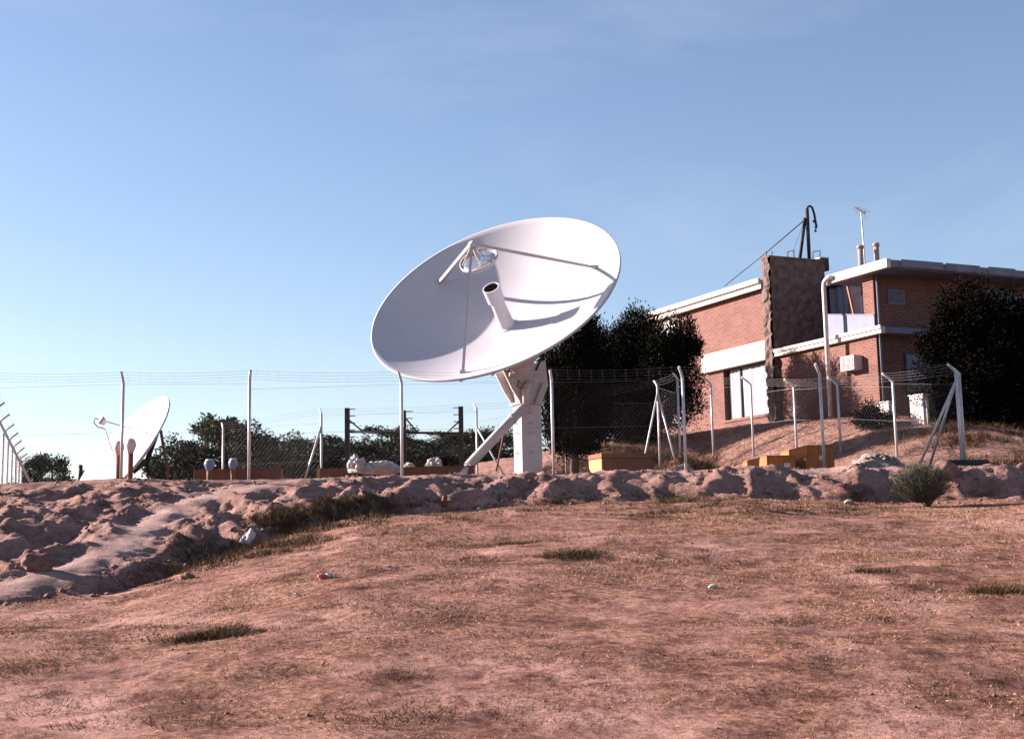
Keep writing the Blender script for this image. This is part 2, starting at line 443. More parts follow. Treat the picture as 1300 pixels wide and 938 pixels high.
def on_ground(px, py, y0=9.0, y1=60):
    """march along the view ray until it meets the terrain"""
    ys = np.linspace(y0, y1, 3000); d = P(px, py, 1.0)
    zz = terrain(d.x*ys, ys); hit = np.nonzero(d.z*ys <= zz)[0]
    k = hit[0] if len(hit) else len(ys)-1
    return float(d.x*ys[k]), float(ys[k]), float(zz[k])
# soft low weeds scattered in the grass
cc = []
for k in range(900):
    px = random.uniform(-30, 1330); py = random.uniform(655, 925)
    x, y, z = on_ground(px, py)
    nz = float(fbm(np.array([x*.45+3]), np.array([y*.5]), 3)[0])
    if y < 33 and random.random() < .25+nz*1.3: cc.append((x, y, random.uniform(.45, 1.25)))
V, Fq = clumps(cc, 60, .24, .085, 1.0, .008)
g = nparr('low_weeds', V, Fq, 'redweed', rnd=rng.random(len(Fq))); tag(g, 'low brownish weeds in loose patches across the foreground', 'weeds', kind='stuff')
cc = []
for (tx, ty, sp, k) in ((732, 706, 1.3, 60), (640, 692, 1.0, 40), (268, 808, .9, 30), (1240, 752, 1.3, 40), (1110, 728, 1.4, 50), (560, 690, 1.2, 30), (900, 700, 2.0, 60), (1000, 668, 2.0, 60), (420, 770, 1.2, 25), (820, 720, 1.2, 30), (1180, 700, 1.8, 40), (700, 655, 1.8, 50), (130, 800, 1.0, 20), (980, 800, 1.0, 22), (1230, 690, 1.5, 30)):
    x, y, z = on_ground(tx, ty)
    for q in range(k): cc.append((x+random.gauss(0, sp), y+random.gauss(0, sp*.45), random.uniform(.25, .95)))
V, Fq = clumps(cc, 75, .22, .10, 1.0, .008)
g = nparr('olive_weeds', V, Fq, 'weed', rnd=rng.random(len(Fq))); tag(g, 'sparse olive weeds thinning out around the grass tufts', 'weeds', kind='stuff')
# weeds on and under the bank
cc = []
def region(n, x0, x1, ya, yb, s0, s1):
    for k in range(n):
        px = random.uniform(x0, x1); t = (px-x0)/(x1-x0); py = ya+(yb-ya)*t+random.gauss(0, 9)
        x, y, z = on_ground(px, py); cc.append((x, y, random.uniform(s0, s1)))
region(95, 330, 490, 666, 648, .5, 1.7); region(60, 230, 400, 715, 680, .6, 1.5); region(40, 150, 300, 742, 700, .3, .9)
region(60, 470, 850, 645, 640, .4, 1.1); region(90, 820, 1150, 640, 650, .4, 1.2)
V, Fq = clumps(cc, 80, .2, .16, .7, .012)
g = nparr('bank_weeds', V, Fq, 'weed', rnd=rng.random(len(Fq))); tag(g, 'dark olive weeds growing in the gully and along the foot of the dirt bank', 'weeds', kind='stuff')
# rusty dry scrub on the hill behind the fence
cc = []
def region2(n, x0, x1, y0, y1, s0, s1):
    for k in range(n):
        x = random.uniform(x0, x1); y = random.uniform(y0, y1)
        cc.append((x, y, random.uniform(s0, s1)))
region2(330, .8, 7.5, 43, 54, .6, 1.5); region2(90, 12, 17, 38.5, 47, .6, 1.4); region2(60, 3.5, 7.0, 40.5, 46, .5, 1.1)
V, Fq = clumps(cc, 60, .3, .28, .6, .02)
g = nparr('hill_scrub', V, Fq, 'redweed', rnd=rng.random(len(Fq))); tag(g, 'dry reddish scrub covering the rise behind the wire fence', 'scrub', kind='stuff')

def lumpy(c, r, amp=.25, fr=2.0, sub=3, seed=0, flat=0, crump=0):
    bm = bmesh.new(); bmesh.ops.create_icosphere(bm, subdivisions=sub, radius=1)
    from mathutils import noise as mn
    v = []
    for p in bm.verts:
        d = p.co.normalized(); k = 1+amp*mn.noise(d*fr+Vector((seed*3.1, seed*1.7, seed)))+amp*.5*mn.noise(d*fr*2.3+Vector((seed, 5, 9)))+crump*(abs(mn.noise(d*fr*3.1+Vector((2, seed, 9))))+.5*abs(mn.noise(d*fr*6.5+Vector((2, seed, 9)))))
        q = Vector((d.x*r[0], d.y*r[1], d.z*r[2]))*k
        if flat and q.z < -r[2]*flat: q.z = -r[2]*flat
        v.append(Vector(c)+q)
    mb = MB(); mb.add(v, [[w.index for w in f.verts] for f in bm.faces], sub > 2 and not crump); bm.free(); return mb
# loose clods on the bank (nobody could count them)
def angular(X, Y, Z, S):
    n = len(X); base = np.array([(1, 0, 0), (0, 1, 0), (-1, 0, 0), (0, -1, 0), (0, 0, 1), (0, 0, -1), (.6, .6, .5), (-.6, -.5, .6)], float)
    fc = np.array([(0, 6, 4), (0, 1, 6), (6, 1, 4), (1, 2, 4), (2, 7, 4), (2, 3, 7), (7, 3, 4), (3, 0, 4), (1, 0, 5), (2, 1, 5), (3, 2, 5), (0, 3, 5)])
    V = base[None]*(1+.35*rng.normal(size=(n, 8, 3))*.8); V[:, :, 2] *= .65
    th = rng.uniform(0, 6.28, n); c, s_ = np.cos(th)[:, None], np.sin(th)[:, None]
    x = V[:, :, 0]*c-V[:, :, 1]*s_; y = V[:, :, 0]*s_+V[:, :, 1]*c
    V = np.stack([x, y, V[:, :, 2]], -1)*S[:, None, None]+np.stack([X, Y, Z+S*.15], -1)[:, None]
    return V.reshape(-1, 3), (fc[None]+8*np.arange(n)[:, None, None]).reshape(-1, 3)
def bankdens(X, Y):
    u = np.clip(650+1800*X/np.maximum(Y, 6), -1200, 2500); yf, _ = foot(u)
    return (Y > yf-.7)*(Y < 35.6)*(pathdist(X, Y) > .45)*np.clip(.35+1.2*fbm(X*.8, Y*.8, 3), 0, 1)*(np.abs(X) < 15)
X, Y, Z = scatter(17000, (-15, 15), (21, 35.8), bankdens)
V, Fq = angular(X, Y, Z, .012+.055*rng.random(len(X))**4+.012*rng.random(len(X)))
g = nparr('dirt_clods', V, Fq, 'rock'); tag(g, 'angular clods of earth and stones loose on the dirt bank', 'clods', kind='stuff')
X, Y, Z = scatter(9000, (-13, 13), (9.5, 33), foredens)
V, Fq = angular(X, Y, Z, .006+.022*rng.random(len(X))**5)
g = nparr('pebbles', V, Fq, 'rock'); tag(g, 'small pebbles scattered over the bare foreground slope', 'pebbles', kind='stuff')

# individual green tufts in the grass
tufts = [((732, 706), 1.7, 'widest olive grass tuft in the middle of the bare foreground slope'),
         ((268, 808), 1.15, 'dark green grass tuft low on the left of the foreground'),
         ((1268, 752), 1.15, 'dark grass tuft close to the right edge of the foreground'),
         ((650, 690), .85, 'small olive tuft just left above the widest tuft'),
         ((1110, 726), .9, 'olive grass tuft on the right of the foreground, below the feathery bush'),
         ((432, 742), .6, 'tiny grass tuft beside the crushed red can')]
for (p, s, lb) in tufts[:5]:
    x, y, z = on_ground(*p); cl = []
    for k in range(int(16*s)+3): cl.append((x+random.gauss(0, .13*s), y+random.gauss(0, .11*s), random.uniform(.35, 1.15)*min(s, 1.1)))
    V, Fq = clumps(cl, 95, .19, .13, .9, .010)
    V = V-np.array([x, y, z]); o = nparr('grass_tuft', V, Fq, 'weed', rnd=rng.random(len(Fq))); o.location = (x, y, z)
    tag(o, lb, 'grass tuft', 'olive tufts in the foreground')

# ---------------------------------------------------------------- stones and litter
def boulder(px, py, r, lb, m='rock', seed=1, amp=.3, name='boulder', cat='rock'):
    x, y, z = on_ground(px, py); mb = lumpy((x, y, z+r[2]*.55), r, amp, 1.5, 4, seed)
    return solo(name, mb, m, lb, cat)
boulder(48, 722, (.26, .2, .17), 'reddish boulder lodged low in the dirt bank at the far left', seed=3)
boulder(1200, 607, (.33, .27, .27), 'rounded tan boulder on the rim of the bank behind the feathery bush', 'rock', seed=5, amp=.2)
boulder(238, 735, (.10, .08, .07), 'small dark stone at the foot of the dirt bank', seed=8)
boulder(1078, 640, (.11, .09, .07), 'pale stone at the foot of the bank left of the feathery bush', 'concrete', seed=9)
# plastic sheet
x, y, z = on_ground(314, 686)
mb = MB(); n_ = 9; vv = []
for a in range(n_):
    for b in range(n_):
        s, t = a/(n_-1)-.5, b/(n_-1)-.5
        vv.append((x+s*.22+t*.13, y+t*.2, z+.06+t*.24+.03*math.sin(9*s+4*t)+.02*math.sin(17*t+3*s)-s*s*.2))
mb.add(vv, [(a*n_+b, a*n_+b+1, (a+1)*n_+b+1, (a+1)*n_+b) for a in range(n_-1) for b in range(n_-1)], True)
o = solo('plastic_sheet', mb, 'tarp', 'crumpled white plastic scrap in the weedy gully', 'plastic sheet')
o.modifiers.new('s', 'SOLIDIFY').thickness = .004
def can(px, py, m, lb, name='drink_can', ang=.4):
    x, y, z = on_ground(px, py); t = thing(name, (x, y, z), lb, 'can')
    d = Vector((math.cos(ang), math.sin(ang), 0)); a = Vector((x, y, z+.033))
    mb = MB(); mb.tube([a-d*.06, a-d*.055, a+d*.05, a+d*.06], [.024, .032, .031, .024], 14); link('can_body', mb, m, t)
    mb = MB(); mb.lathe(a+d*.0605, d, [(.001, 0), (.02, 0), (.024, .002)], 14); link('can_lid', mb, 'galv', t)
can(409, 735, 'red', 'crushed red drink can lying on the bare foreground slope')
can(418, 733, 'white', 'white drink can touching the crushed red can', ang=1.1)
def scrap(px, py, s, lb):
    x, y, z = on_ground(px, py); mb = lumpy((x, y, z+.02), (s, s*.6, s*.45), .6, 2.2, 2, int(px)); solo('litter_scrap', mb, 'tarp', lb, 'litter', 'scraps of litter')
scrap(375, 756, .035, 'white litter scrap below left of the two cans'); scrap(905, 746, .06, 'crumpled pale wrapper on the right half of the foreground')
scrap(523, 674, .05, 'white litter scrap on the crest below the dirt bank'); scrap(493, 720, .04, 'whitish scrap right of the two cans')
x, y, z = on_ground(564, 648); mb = MB(); mb.tube([(x, y, z-.05), (x+.01, y, z+.1), (x+.015, y, z+.19)], [.075, .07, .06], 9); solo('tree_stump', mb, 'timber', 'short brown wooden stump on the crest in front of the dirt bank', 'stump')

# ---------------------------------------------------------------- big dish
def frame_axis(a):
    a = Vector(a).normalized(); v = cF - a*cF.dot(a)   # in-plane, away from viewer
    return a, v.normalized()
ax = (cR*-.335+cU*.776-cF*.534).normalized()
uu = (cR*.918+cU*.396); uu = (uu-ax*uu.dot(ax)).normalized(); vv_ = ax.cross(uu)
if vv_.dot(cF) < 0: vv_ = -vv_
YP = 42.5
RC = P(626.5, 373, YP-1.75); RD = 166.8*RC.dot(cF)/F0; px1 = RC.dot(cF)/F0
DEP = 52*px1; VT = RC-ax*DEP
PB = P(671, 603, YP); base = Vector((PB.x, YP, zt(PB.x, YP)-.02))
sd = thing('satellite_dish', base, 'large white satellite dish on a white steel pedestal in the middle of the fenced yard', 'satellite dish')
def para(r): return DEP*(r/RD)**2
pr = [(RD*k/28, para(RD*k/28)) for k in range(1, 29)]
prof = [(.001, 0)]+pr+[(RD+.03, DEP+.0), (RD+.03, DEP-.07), (RD-.02, DEP-.09)]+[(r, h-.06-.05*(1-r/RD)) for (r, h) in pr[::-1][1:]]+[(.001, -.11)]
mb = MB(); mb.lathe(VT, ax, prof, 128); refl = link('reflector', mb, 'dish', sd)
mb = MB()
for k in range(24):       # stiffening ribs on the back
    a = 2*math.pi*k/24; e = uu*math.cos(a)+vv_*math.sin(a)
    pts = [VT+e*r+ax*(para(r)-.16) for r in (.55, 1.2, 2, 2.8, RD-.25)]
    mb.tube(pts, [.06, .05, .045, .04, .02], 4)
link('back_rib', mb, 'white', sd)
mb = MB(); mb.lathe(VT, ax, [(.001, -1.2), (.62, -1.2), (.70, -1.12), (.74, -.95), (1.15, -.55), (1.75, -.12), (2.0, .06)], 24); link('hub', mb, 'white', sd)
# feed horn
mb = MB(); L_ = 62*px1
mb.lathe(VT, ax, [(.30, .0), (.30, .03), (.235, .05), (.20, L_*.62), (.215, L_*.63), (.26, L_*.67), (.26, L_), (.225, L_), (.225, L_*.7)], 32, smooth=False)
fh = link('feed_horn', mb, 'dish', sd)
mb = MB(); mb.lathe(VT, ax, [(.001, L_*.72), (.222, L_*.72), (.222, L_*.98)], 28); link('horn_mouth', mb, 'inner', fh)
# subreflector
mb = MB(); SP = RC+ax*51*px1; rs = 24*px1
mb.lathe(SP, ax, [(.001, -.16), (rs*.4, -.12), (rs*.75, -.05), (rs, .03), (rs, .06), (rs*.6, .05), (.001, .02)], 40); sub = link('subreflector', mb, 'mirror', sd)
mb = MB()
mb.lathe(SP, ax, [(rs, .0), (rs+.03, .0), (rs+.03, .09), (rs, .09), (rs, .0)], 40); link('subreflector_ring', mb, 'white', sub)
AP = RC+ax*78*px1
for ang in (117, 237, 357):
    a = R_(ang); e = uu*math.cos(a)+vv_*math.sin(a); rr = .79*RD; q = VT+e*rr+ax*para(rr)
    mb = MB(); thick = .055 if ang != 117 else .075
    mb.tube([AP, q], thick, 4); mb.box(q+ax*.02, (.16, .16, .1)); link('feed_strut', mb, 'white', sd)
mb = MB(); mb.tube([AP-ax*.02, SP+ax*.05], .05, 10); mb.lathe(AP, ax, [(.001, -.06), (.1, -.06), (.1, .05), (.001, .05)], 12)
for k in range(3):
    a = R_(57+120*k); e = uu*math.cos(a)+vv_*math.sin(a); mb.tube([AP, SP+e*rs*.95+ax*.05], .018, 6)
link('subreflector_mount', mb, 'white', sd)
# pedestal: square column
pr_z = R_(22); ptop = P(671, 514, YP).z; hw = .335
mb = MB(); mb.box((base.x, base.y, (base.z-.3+ptop)/2), (.66, .66, ptop-base.z+.3), pr_z)
link('pedestal', mb, 'white', sd, bevel=.03)
mb = MB(); mb.box((base.x, base.y, ptop+.03), (.80, .80, .06), pr_z); link('flange', mb, 'white', sd); mb = MB(); mb.box((base.x, base.y, base.z+.03), (.95, .95, .06), pr_z)
link('flange', mb, 'white', sd)
rm = Matrix.Rotation(pr_z, 3, 'Z')
for fc, (nx_, ny_) in enumerate(((-1, 0), (0, -1))):
    for yy in (525, 538, 550, 575):
        zz = P(671, yy, YP).z; c = Vector((base.x, base.y, zz)); nrm = rm@Vector((nx_, ny_, 0)); tg = rm@Vector((ny_, nx_, 0))
        mb = MB(); mb.tube([c+nrm*.33+tg*.07, c+nrm*.42+tg*.07, c+nrm*.42-tg*.07, c+nrm*.33-tg*.07], .014, 6); link('step_rung', mb, 'galv', sd)
# yoke (wedge head) from pedestal to hub
HB = VT-ax*.75; YT = P(664, 480, YP)
fr = rm@Vector((1, 0, 0)); dpv = rm@Vector((0, 1, 0))
def yv(px, py, d): q = P(px, py, YP); return Vector((base.x, base.y, q.z))+fr*((px-671)*YP/1800*1.02)+dpv*d
for d in (-.36, .30):
    mb = MB(); mb.prism([yv(634, 474, d), yv(668, 466, d), yv(691, 458, d), yv(694, 490, d), yv(684, 514, d), yv(657, 514, d), yv(645, 496, d)], dpv*.07)
    link('yoke_plate', mb, 'white', sd)
mb = MB(); mb.tube([yv(640, 479, -.45), yv(682, 474, -.45)], .06, 10); mb.tube([yv(650, 481, .2), yv(682, 477, .2)], .06, 10); link('elevation_shaft', mb, 'white', sd)
mb = MB(); mb.prism([yv(646, 474, -.25), yv(688, 462, -.25), yv(680, 514, -.25), yv(660, 514, -.25)], dpv*.5); mb.tube([HB+ax*.1, Vector(yv(668, 492, .0))], [.52, .38], 16)
link('mount_head', mb, 'white', sd)
mb = MB(); mb.tube([yv(662, 518, -.47), yv(661, 500, -.47), yv(666, 488, -.47)], [.10, .13, .12], 12); mb.tube([yv(675, 514, -.45), yv(686, 488, -.43)], .05, 8); link('jack', mb, 'white', sd)
mb = MB(); mb.tube([P(668, 514, YP-.4), P(634, 549, YP-1.2), P(594, 592, YP-2.2)], [.145, .145, .14], 18)
mb.tube([P(652, 530, YP-.8), P(649, 533, YP-.85)], .165, 18); mb.tube([P(594, 592, YP-2.2), P(584, 606, YP-2.4)], [.09, .09], 10); link('support_strut', mb, 'white', sd)
mb = MB()
mb.tube([P(660, 480, YP-.5), P(663, 470, YP-.6), P(650, 473, YP-.65), P(640, 469, YP-.7)], .018, 6); link('cable', mb, 'dark', sd); mb = MB(); mb.tube([P(660, 480, YP-.5), P(657, 490, YP-.55), P(664, 494, YP-.5), P(668, 480, YP-.5)], .016, 6); link('cable', mb, 'dark', sd); mb = MB()
mb.tube([P(680, 470, YP-.55), P(687, 455, YP-.6), P(684, 448, YP-.5)], .035, 6); link('cable', mb, 'dark', sd); mb = MB(); mb.tube([P(688, 515, YP+.1), P(692, 538, YP+.1)], .03, 6)
link('cable', mb, 'dark', sd)

# ---------------------------------------------------------------- small dish
Y2 = 50.0
RC2 = P(152, 575, Y2); vd2 = RC2.normalized(); r2_ = (cR-vd2*cR.dot(vd2)).normalized(); u2_ = r2_.cross(vd2)
a2 = (r2_*-.79*.963+u2_*.615*.963-vd2*.25).normalized(); s2 = RC2.dot(cF)/F0; R2 = 90*s2; D2 = R2*.2; V2 = RC2-a2*D2
b2 = Vector((P(186, 590, Y2).x, Y2+.3, zt(P(186, 590, Y2).x, Y2)))
s_d = thing('satellite_dish', b2, 'smaller white satellite dish standing left behind the fence, tilted up to the left', 'satellite dish')
pr = [(R2*k/16, D2*(k/16)**2) for k in range(1, 17)]
mb = MB(); mb.lathe(V2, a2, [(.001, 0)]+pr+[(R2+.02, D2), (R2+.02, D2-.06)]+[(r, h-.06) for (r, h) in pr[::-1][1:]]+[(.001, -.06)], 72); link('reflector', mb, 'dish', s_d)
FD = P(128, 533, Y2-1.0)
mb = MB(); mb.tube([FD-a2*.2, FD+a2*.05], [.1, .16], 12); link('feed_horn', mb, 'galv', s_d)
for (px, py, dy) in ((190, 551, .2), (153, 601, -.4), (190, 520, 1.2)):
    if py == 520: continue
    mb = MB(); q = P(px, py, Y2+dy); mb.tube([FD if py != 601 else P(133, 544, Y2-1.0), q], .022, 6); link('feed_strut', mb, 'galv', s_d)
mb = MB(); mb.tube([P(128, 533, Y2-1), P(121, 531, Y2-1), P(119, 536, Y2-1), P(124, 542, Y2-1), P(133, 544, Y2-1)], .018, 6); link('cable', mb, 'dark', s_d)
def barp(a, b, r, m, nm='support_bar', n=6):
    mb = MB(); mb.tube([P(*a), P(*b)], r, n); return link(nm, mb, m, s_d)
bk = Y2+.9
barp((199, 550, bk), (187, 584, bk), .10, 'dark'); barp((194, 560, bk-.3), (168, 588, bk-.6), .055, 'rust')
barp((187, 584, bk), (160, 602, bk-.8), .07, 'dark'); barp((187, 584, bk), (166, 590, bk-1), .06, 'dark'); barp((186, 586, bk), (190, 604, bk), .09, 'dark')
barp((187, 586, bk), (170, 600, bk-.4), .05, 'dark'); barp((178, 582, bk), (186, 588, bk), .03, 'rust')
barp((204, 546, bk+.2), (214, 606, bk+.6), .06, 'rust', 'rear_leg')

# ---------------------------------------------------------------- fences
def fence(label, posts, arm, H0=2.5, pitch=.075, wires=4, close=False, skip=(), braces=(), mesh=True, group='chain link fences round the yard', wr=.00055, armlist=None):
    """posts: (X, Y, H)"""
    x0, y0 = posts[0][:2]; root = thing('chain_link_fence', (x0, y0, zt(x0, y0)), label, 'fence', group)
    arm0 = Vector(arm); arms = [Vector(q) for q in armlist] if armlist else None; tops = []
    for k, (x, y, H) in enumerate(posts):
        z = zt(x, y)-.1; t = Vector((x, y, z+.1+H)); mb = MB()
        arm = arms[k] if arms else arm0
        mb.tube([(x, y, z), t], .040, 12); po = link('post', mb, 'galv', root)
        mb = MB(); e = t+arm; mid = t+Vector((arm.x*.35, arm.y*.35, arm.z*.5)); mb.tube([t-Vector((0, 0, .04)), t+Vector((0, 0, .03)), mid, e], [.040, .040, .036, .034], 10); link('post_arm', mb, 'galv', po)
        tops.append((Vector((x, y, z+.1)), t, e))
    for (k, dx, dy, fr_) in braces:
        b, t, e = tops[k]; q = Vector((b.x+dx, b.y+dy, zt(b.x+dx, b.y+dy)-.05)); mb = MB(); mb.tube([b+(t-b)*fr_, q], .036, 8); link('brace', mb, 'galv', root)
    for w in range(wires):
        f = .25+.75*w/(max(1, wires-1)) if wires > 1 else 1
        mb = MB()
        for k in range(len(tops)-1):
            if k in skip: continue
            a = tops[k][1].lerp(tops[k][2], f); b = tops[k+1][1].lerp(tops[k+1][2], f)
            pts = [a.lerp(b, s)-Vector((0, 0, .05*4*s*(1-s))) for s in (0, .25, .5, .75, 1)]
            mb.tube(pts, .003, 4, cap=False)
            L = (b-a).length
            for j in range(int(L/.3)):
                c = a.lerp(b, (j+.5)*.3/L)-Vector((0, 0, .05*4*((j+.5)*.3/L)*(1-(j+.5)*.3/L))); mb.tube([c-Vector((.015, .01, .025)), c+Vector((.015, .01, .025))], .002, 3, cap=False)
        link('barbed_wire', mb, 'wire', root)
    if mesh:
        for k in range(len(tops)-1):
            if k in skip: continue
            (b0, t0, _), (b1, t1, _) = tops[k], tops[k+1]
            L = Vector((b1.x-b0.x, b1.y-b0.y)).length; Hm = min(t0.z-b0.z, t1.z-b1.z)-.06
            def at(s, h): q = b0.lerp(b1, s/L); return Vector((q.x, q.y, q.z+.04+h))
            mb = MB(); st = pitch*1.4142
            nn = int((L+Hm)/st)+1
            for sg in (1, -1):
                for j in range(nn):
                    c = j*st-(Hm if sg == 1 else 0)
                    s0, s1 = (c, c+Hm) if sg == 1 else (c, c-Hm)
                    h0, h1 = 0, Hm
                    lo, hi = 0., 1.
                    dS = s1-s0
                    ta = (0-s0)/dS; tb = (L-s0)/dS
                    if ta > tb: ta, tb = tb, ta
                    lo = max(lo, ta); hi = min(hi, tb)
                    if hi-lo < .01: continue
                    mb.tube([at(s0+dS*lo, Hm*lo), at(s0+dS*hi, Hm*hi)], wr, 3, cap=False)
            for h in (0, Hm*.5, Hm): mb.tube([at(0, h), at(L, h)], .0035, 4, cap=False)
            link('chain_link_mesh', mb, 'wire', root)
    return root
def pw(px, py, Y): q = P(px, py, Y); return q.x
FY = 36.7
fp = []
for (pxb, ytop) in ((-22, 487), (154, 487), (316, 485), (510.5, 487), (703, 484), (871, 481), (1047, 477), (1222, 474)):
    Y = FY+ (0 if pxb < 1200 else .6); x = pw(pxb, 600, Y); H = P(pxb, ytop, Y).z-zt(x, Y); fp.append((x, Y, H))
fence('front chain link fence along the rim of the bank, pale posts nearest the camera', fp, (-.12, -.30, .26), armlist=[(-.02, -.3, .26), (.03, -.3, .26), (.08, -.3, .26), (-.05, -.3, .28), (-.04, -.3, .26), (-.12, -.3, .28), (-.16, -.28, .28), (-.25, -.2, .22)],
      braces=((7, -1.1, .35, .93), (7, -.45, 1.6, .93), (0, 1, 1, .9)))
# left fence going away
lp = []
for k in range(10):
    t = k*3.7; Y = FY+t*.956; X = fp[0][0]-.25-t*.294; lp.append((X, Y, 2.6))
fence('fence at the left edge running away behind the bank with barbed wire arms sloping right', lp, (.34, .1, .36), wires=3, pitch=.14, wr=.0013)
# right side fence up to the building hill
rp = []
for (pxb, ytop, Y) in ((906, 488, 53), (957, 489, 50), (1012, 492, 48), (1068, 490, 46), (1139, 486, 43)):
    x = pw(pxb, 580, Y); rp.append((x, Y, P(pxb-3, ytop, Y).z-zt(x, Y)))
rp.append((fp[7][0]+.12, fp[7][1]+.12, fp[7][2]-.02))
fence('side fence climbing from the right corner past the crates towards the brick building', rp, (-.33, -.12, .28), pitch=.10, wr=.0006)
# back fence
bp_ = []
for (pxb, ytop, Y) in ((283, 545, 52), (408, 527, 50), (606, 521, 50), (719, 512, 50), (838, 491, 52), (864, 482, 48.5)):
    x = pw(pxb, 590, Y); bp_.append((x, Y, P(pxb-2, ytop, Y).z-zt(x, Y)))
fence('back fence behind the large dish with braced posts in front of the far trees', bp_, (-.1, .22, .25), pitch=.14, wires=3, wr=.0007,
      braces=((1, -.75, -.4, .88), (2, 1.25, -.2, .8), (4, -.75, -.5, .93), (4, .62, -.6, .93)))

# ---------------------------------------------------------------- dark steel frame behind the big dish
YG = 51
x0 = pw(441, 600, YG); fg = thing('gantry', (x0, YG, zt(x0, YG)), 'dark rusty steel frame of posts and a top rail in front of the far trees', 'gantry')
for (px, yt, r) in ((441, 518, .085), (514.5, 521, .045), (586, 516, .085)):
    x = pw(px, 590, YG); z = zt(x, YG); tp = P(px, yt, YG).z; mb = MB(); mb.box((x, YG, (z+tp)/2), (r*2, r*2, tp-z)); po = link('post', mb, 'dark', fg)
    for q in range(5 if r > .05 else 3):
        mb = MB(); zz = tp-.04-q*.25; mb.box((x+(.14 if px < 500 or px == 514.5 else -.12), YG, zz), (.30, .03, .03)); link('bracket', mb, 'dark', po)
mb = MB(); mb.tube([P(441, 548, YG), P(586, 550, YG)], .045, 6); link('top_rail', mb, 'dark', fg)
for a, b in (((443, 533), (462, 549)), ((583, 535), (566, 550)), ((516, 532), (530, 549)), ((512, 537), (499, 549))):
    mb = MB(); mb.tube([P(*a, YG), P(*b, YG)], .03, 6); link('diagonal_brace', mb, 'dark', fg)

# leaning poles right of the frame
for (a, b, r, m, lb) in (((641, 545), (630, 598), .035, 'rust', 'thin rusty pole leaning in front of far trees left of the pedestal'),):
    mb = MB(); mb.tube([P(*a, 49), P(*b, 49)], r, 7); solo('leaning_pole', mb, m, lb, 'pole')
mb = MB(); mb.tube([P(102, 590, 80), P(102, 612, 80)], .12, 7); mb.tube([P(99, 593, 80), P(105, 593, 80)], .05, 6); solo('utility_pole', mb, 'dark', 'tiny distant pole on the skyline left of the small dish', 'pole')

# ---------------------------------------------------------------- timber, crates, bundles
def beam(px0, px1, ya, yb, Y, d, m, lb, cap=None, name='timber_beam'):
    a = P(px0, ya, Y); b = P(px1, ya, Y); z0 = min(zt(a.x, Y), zt(b.x, Y))-.05; zt_ = P((px0+px1)/2, ya, Y).z
    t = thing(name, ((a.x+b.x)/2, Y, z0), lb, 'timber', 'long low timbers on the yard')
    mb = MB(); mb.box(((a.x+b.x)/2, Y+d/2, (z0+zt_)/2), (b.x-a.x, d, zt_-z0)); link('timber', mb, m, t, bevel=.01)
    mb = MB(); mb.box(((a.x+b.x)/2, Y+d/2, zt_+.012), (b.x-a.x+.04, d+.04, .022)); link('top_board', mb, m, t)
    if cap: mb = MB(); mb.box((a.x-.06, Y+d/2, (z0+zt_)/2), (.1, d+.03, zt_-z0+.03)); link('end_cap', mb, cap, t)
beam(246, 356, 596, 605, 40.0, .5, 'timber', 'rust brown timber lying left, behind the second fence post')
beam(407, 447, 595, 605, 40.5, .5, 'timber', 'short brown timber with pale end next to the white bundles', 'pale_end')
beam(500, 602, 593, 605, 40.2, .6, 'timber', 'long dark brown timber left of the pedestal')
def crate(px, py, w, d, h, Y, rz, lb, lid=False, sticker=None, cm='crate'):
    c = P(px, py, Y); z = zt(c.x, Y)-.06; rm_ = Matrix.Rotation(rz, 3, 'Z'); fl = Vector((c.x, Y, z))   # front-left corner
    t = thing('wooden_crate', fl, lb, 'crate', 'ochre crates on the yard')
    hh = P(px, py-h, Y).z-z
    W = w*Y/1800
    def bx(mb, x0, x1, y0, y1, z0, z1): mb.box(fl+rm_@Vector(((x0+x1)/2, (y0+y1)/2, (z0+z1)/2)), (x1-x0, y1-y0, z1-z0), rz)
    mb = MB(); bx(mb, 0, W, 0, d, 0, hh-(.14 if lid else .03)); link('box', mb, cm, t, bevel=.012)
    mb = MB(); bx(mb, -.03 if lid else .0, W+.03 if lid else W, -.03 if lid else 0, d+.03 if lid else d, hh-(.138 if lid else .028), hh); link('lid', mb, cm, t, bevel=.01)
    if lid: mb = MB(); bx(mb, -.02, -.001, .0, d, .0, hh-.15); link('lit_end_board', mb, 'pale_end', t)  # sunlit crate end, its light painted in as a paler board
    for q in (.12, .5, .88):
        mb = MB(); bx(mb, W*q-.04, W*q+.04, -.018, 0, .03, hh-(.15 if lid else .04)); 
        if not lid: link('batten', mb, 'crate', t)
    if sticker: mb = MB(); bx(mb, W*sticker[0]-.09, W*sticker[0]+.09, -.024, -.019, hh*sticker[1]-.06, hh*sticker[1]+.06); link('paper_label', mb, 'sticker', t)
crate(765, 601, 70, .9, 26, 39.3, R_(20), 'brown lidded crate right of the dish pedestal at the foot of the scrubby rise', True, cm='crate_brown')
crate(974, 600, 37, 2.7, 22, 39.0, R_(5), 'lower ochre crate left of the taller crate beside the right fence', False, (.70, .55))
crate(1025, 600, 36, 2.6, 35, 39.1, R_(5), 'taller ochre crate between two fence posts on the right', False, (.55, .6))
# concrete block
x = pw(868, 598, 39.4); z = zt(x, 39.4)
mb = MB(); mb.prism([(x-.26, 39.3, z-.05), (x+.28, 39.3, z-.05), (x+.25, 39.3, z+.22), (x+.08, 39.3, z+.40), (x-.2, 39.3, z+.30)], (.06, .5, 0)); o = solo('concrete_block', mb, 'concrete', 'pale broken concrete block at the foot of the fence post by the scrubby rise', 'block', bevel=.03)
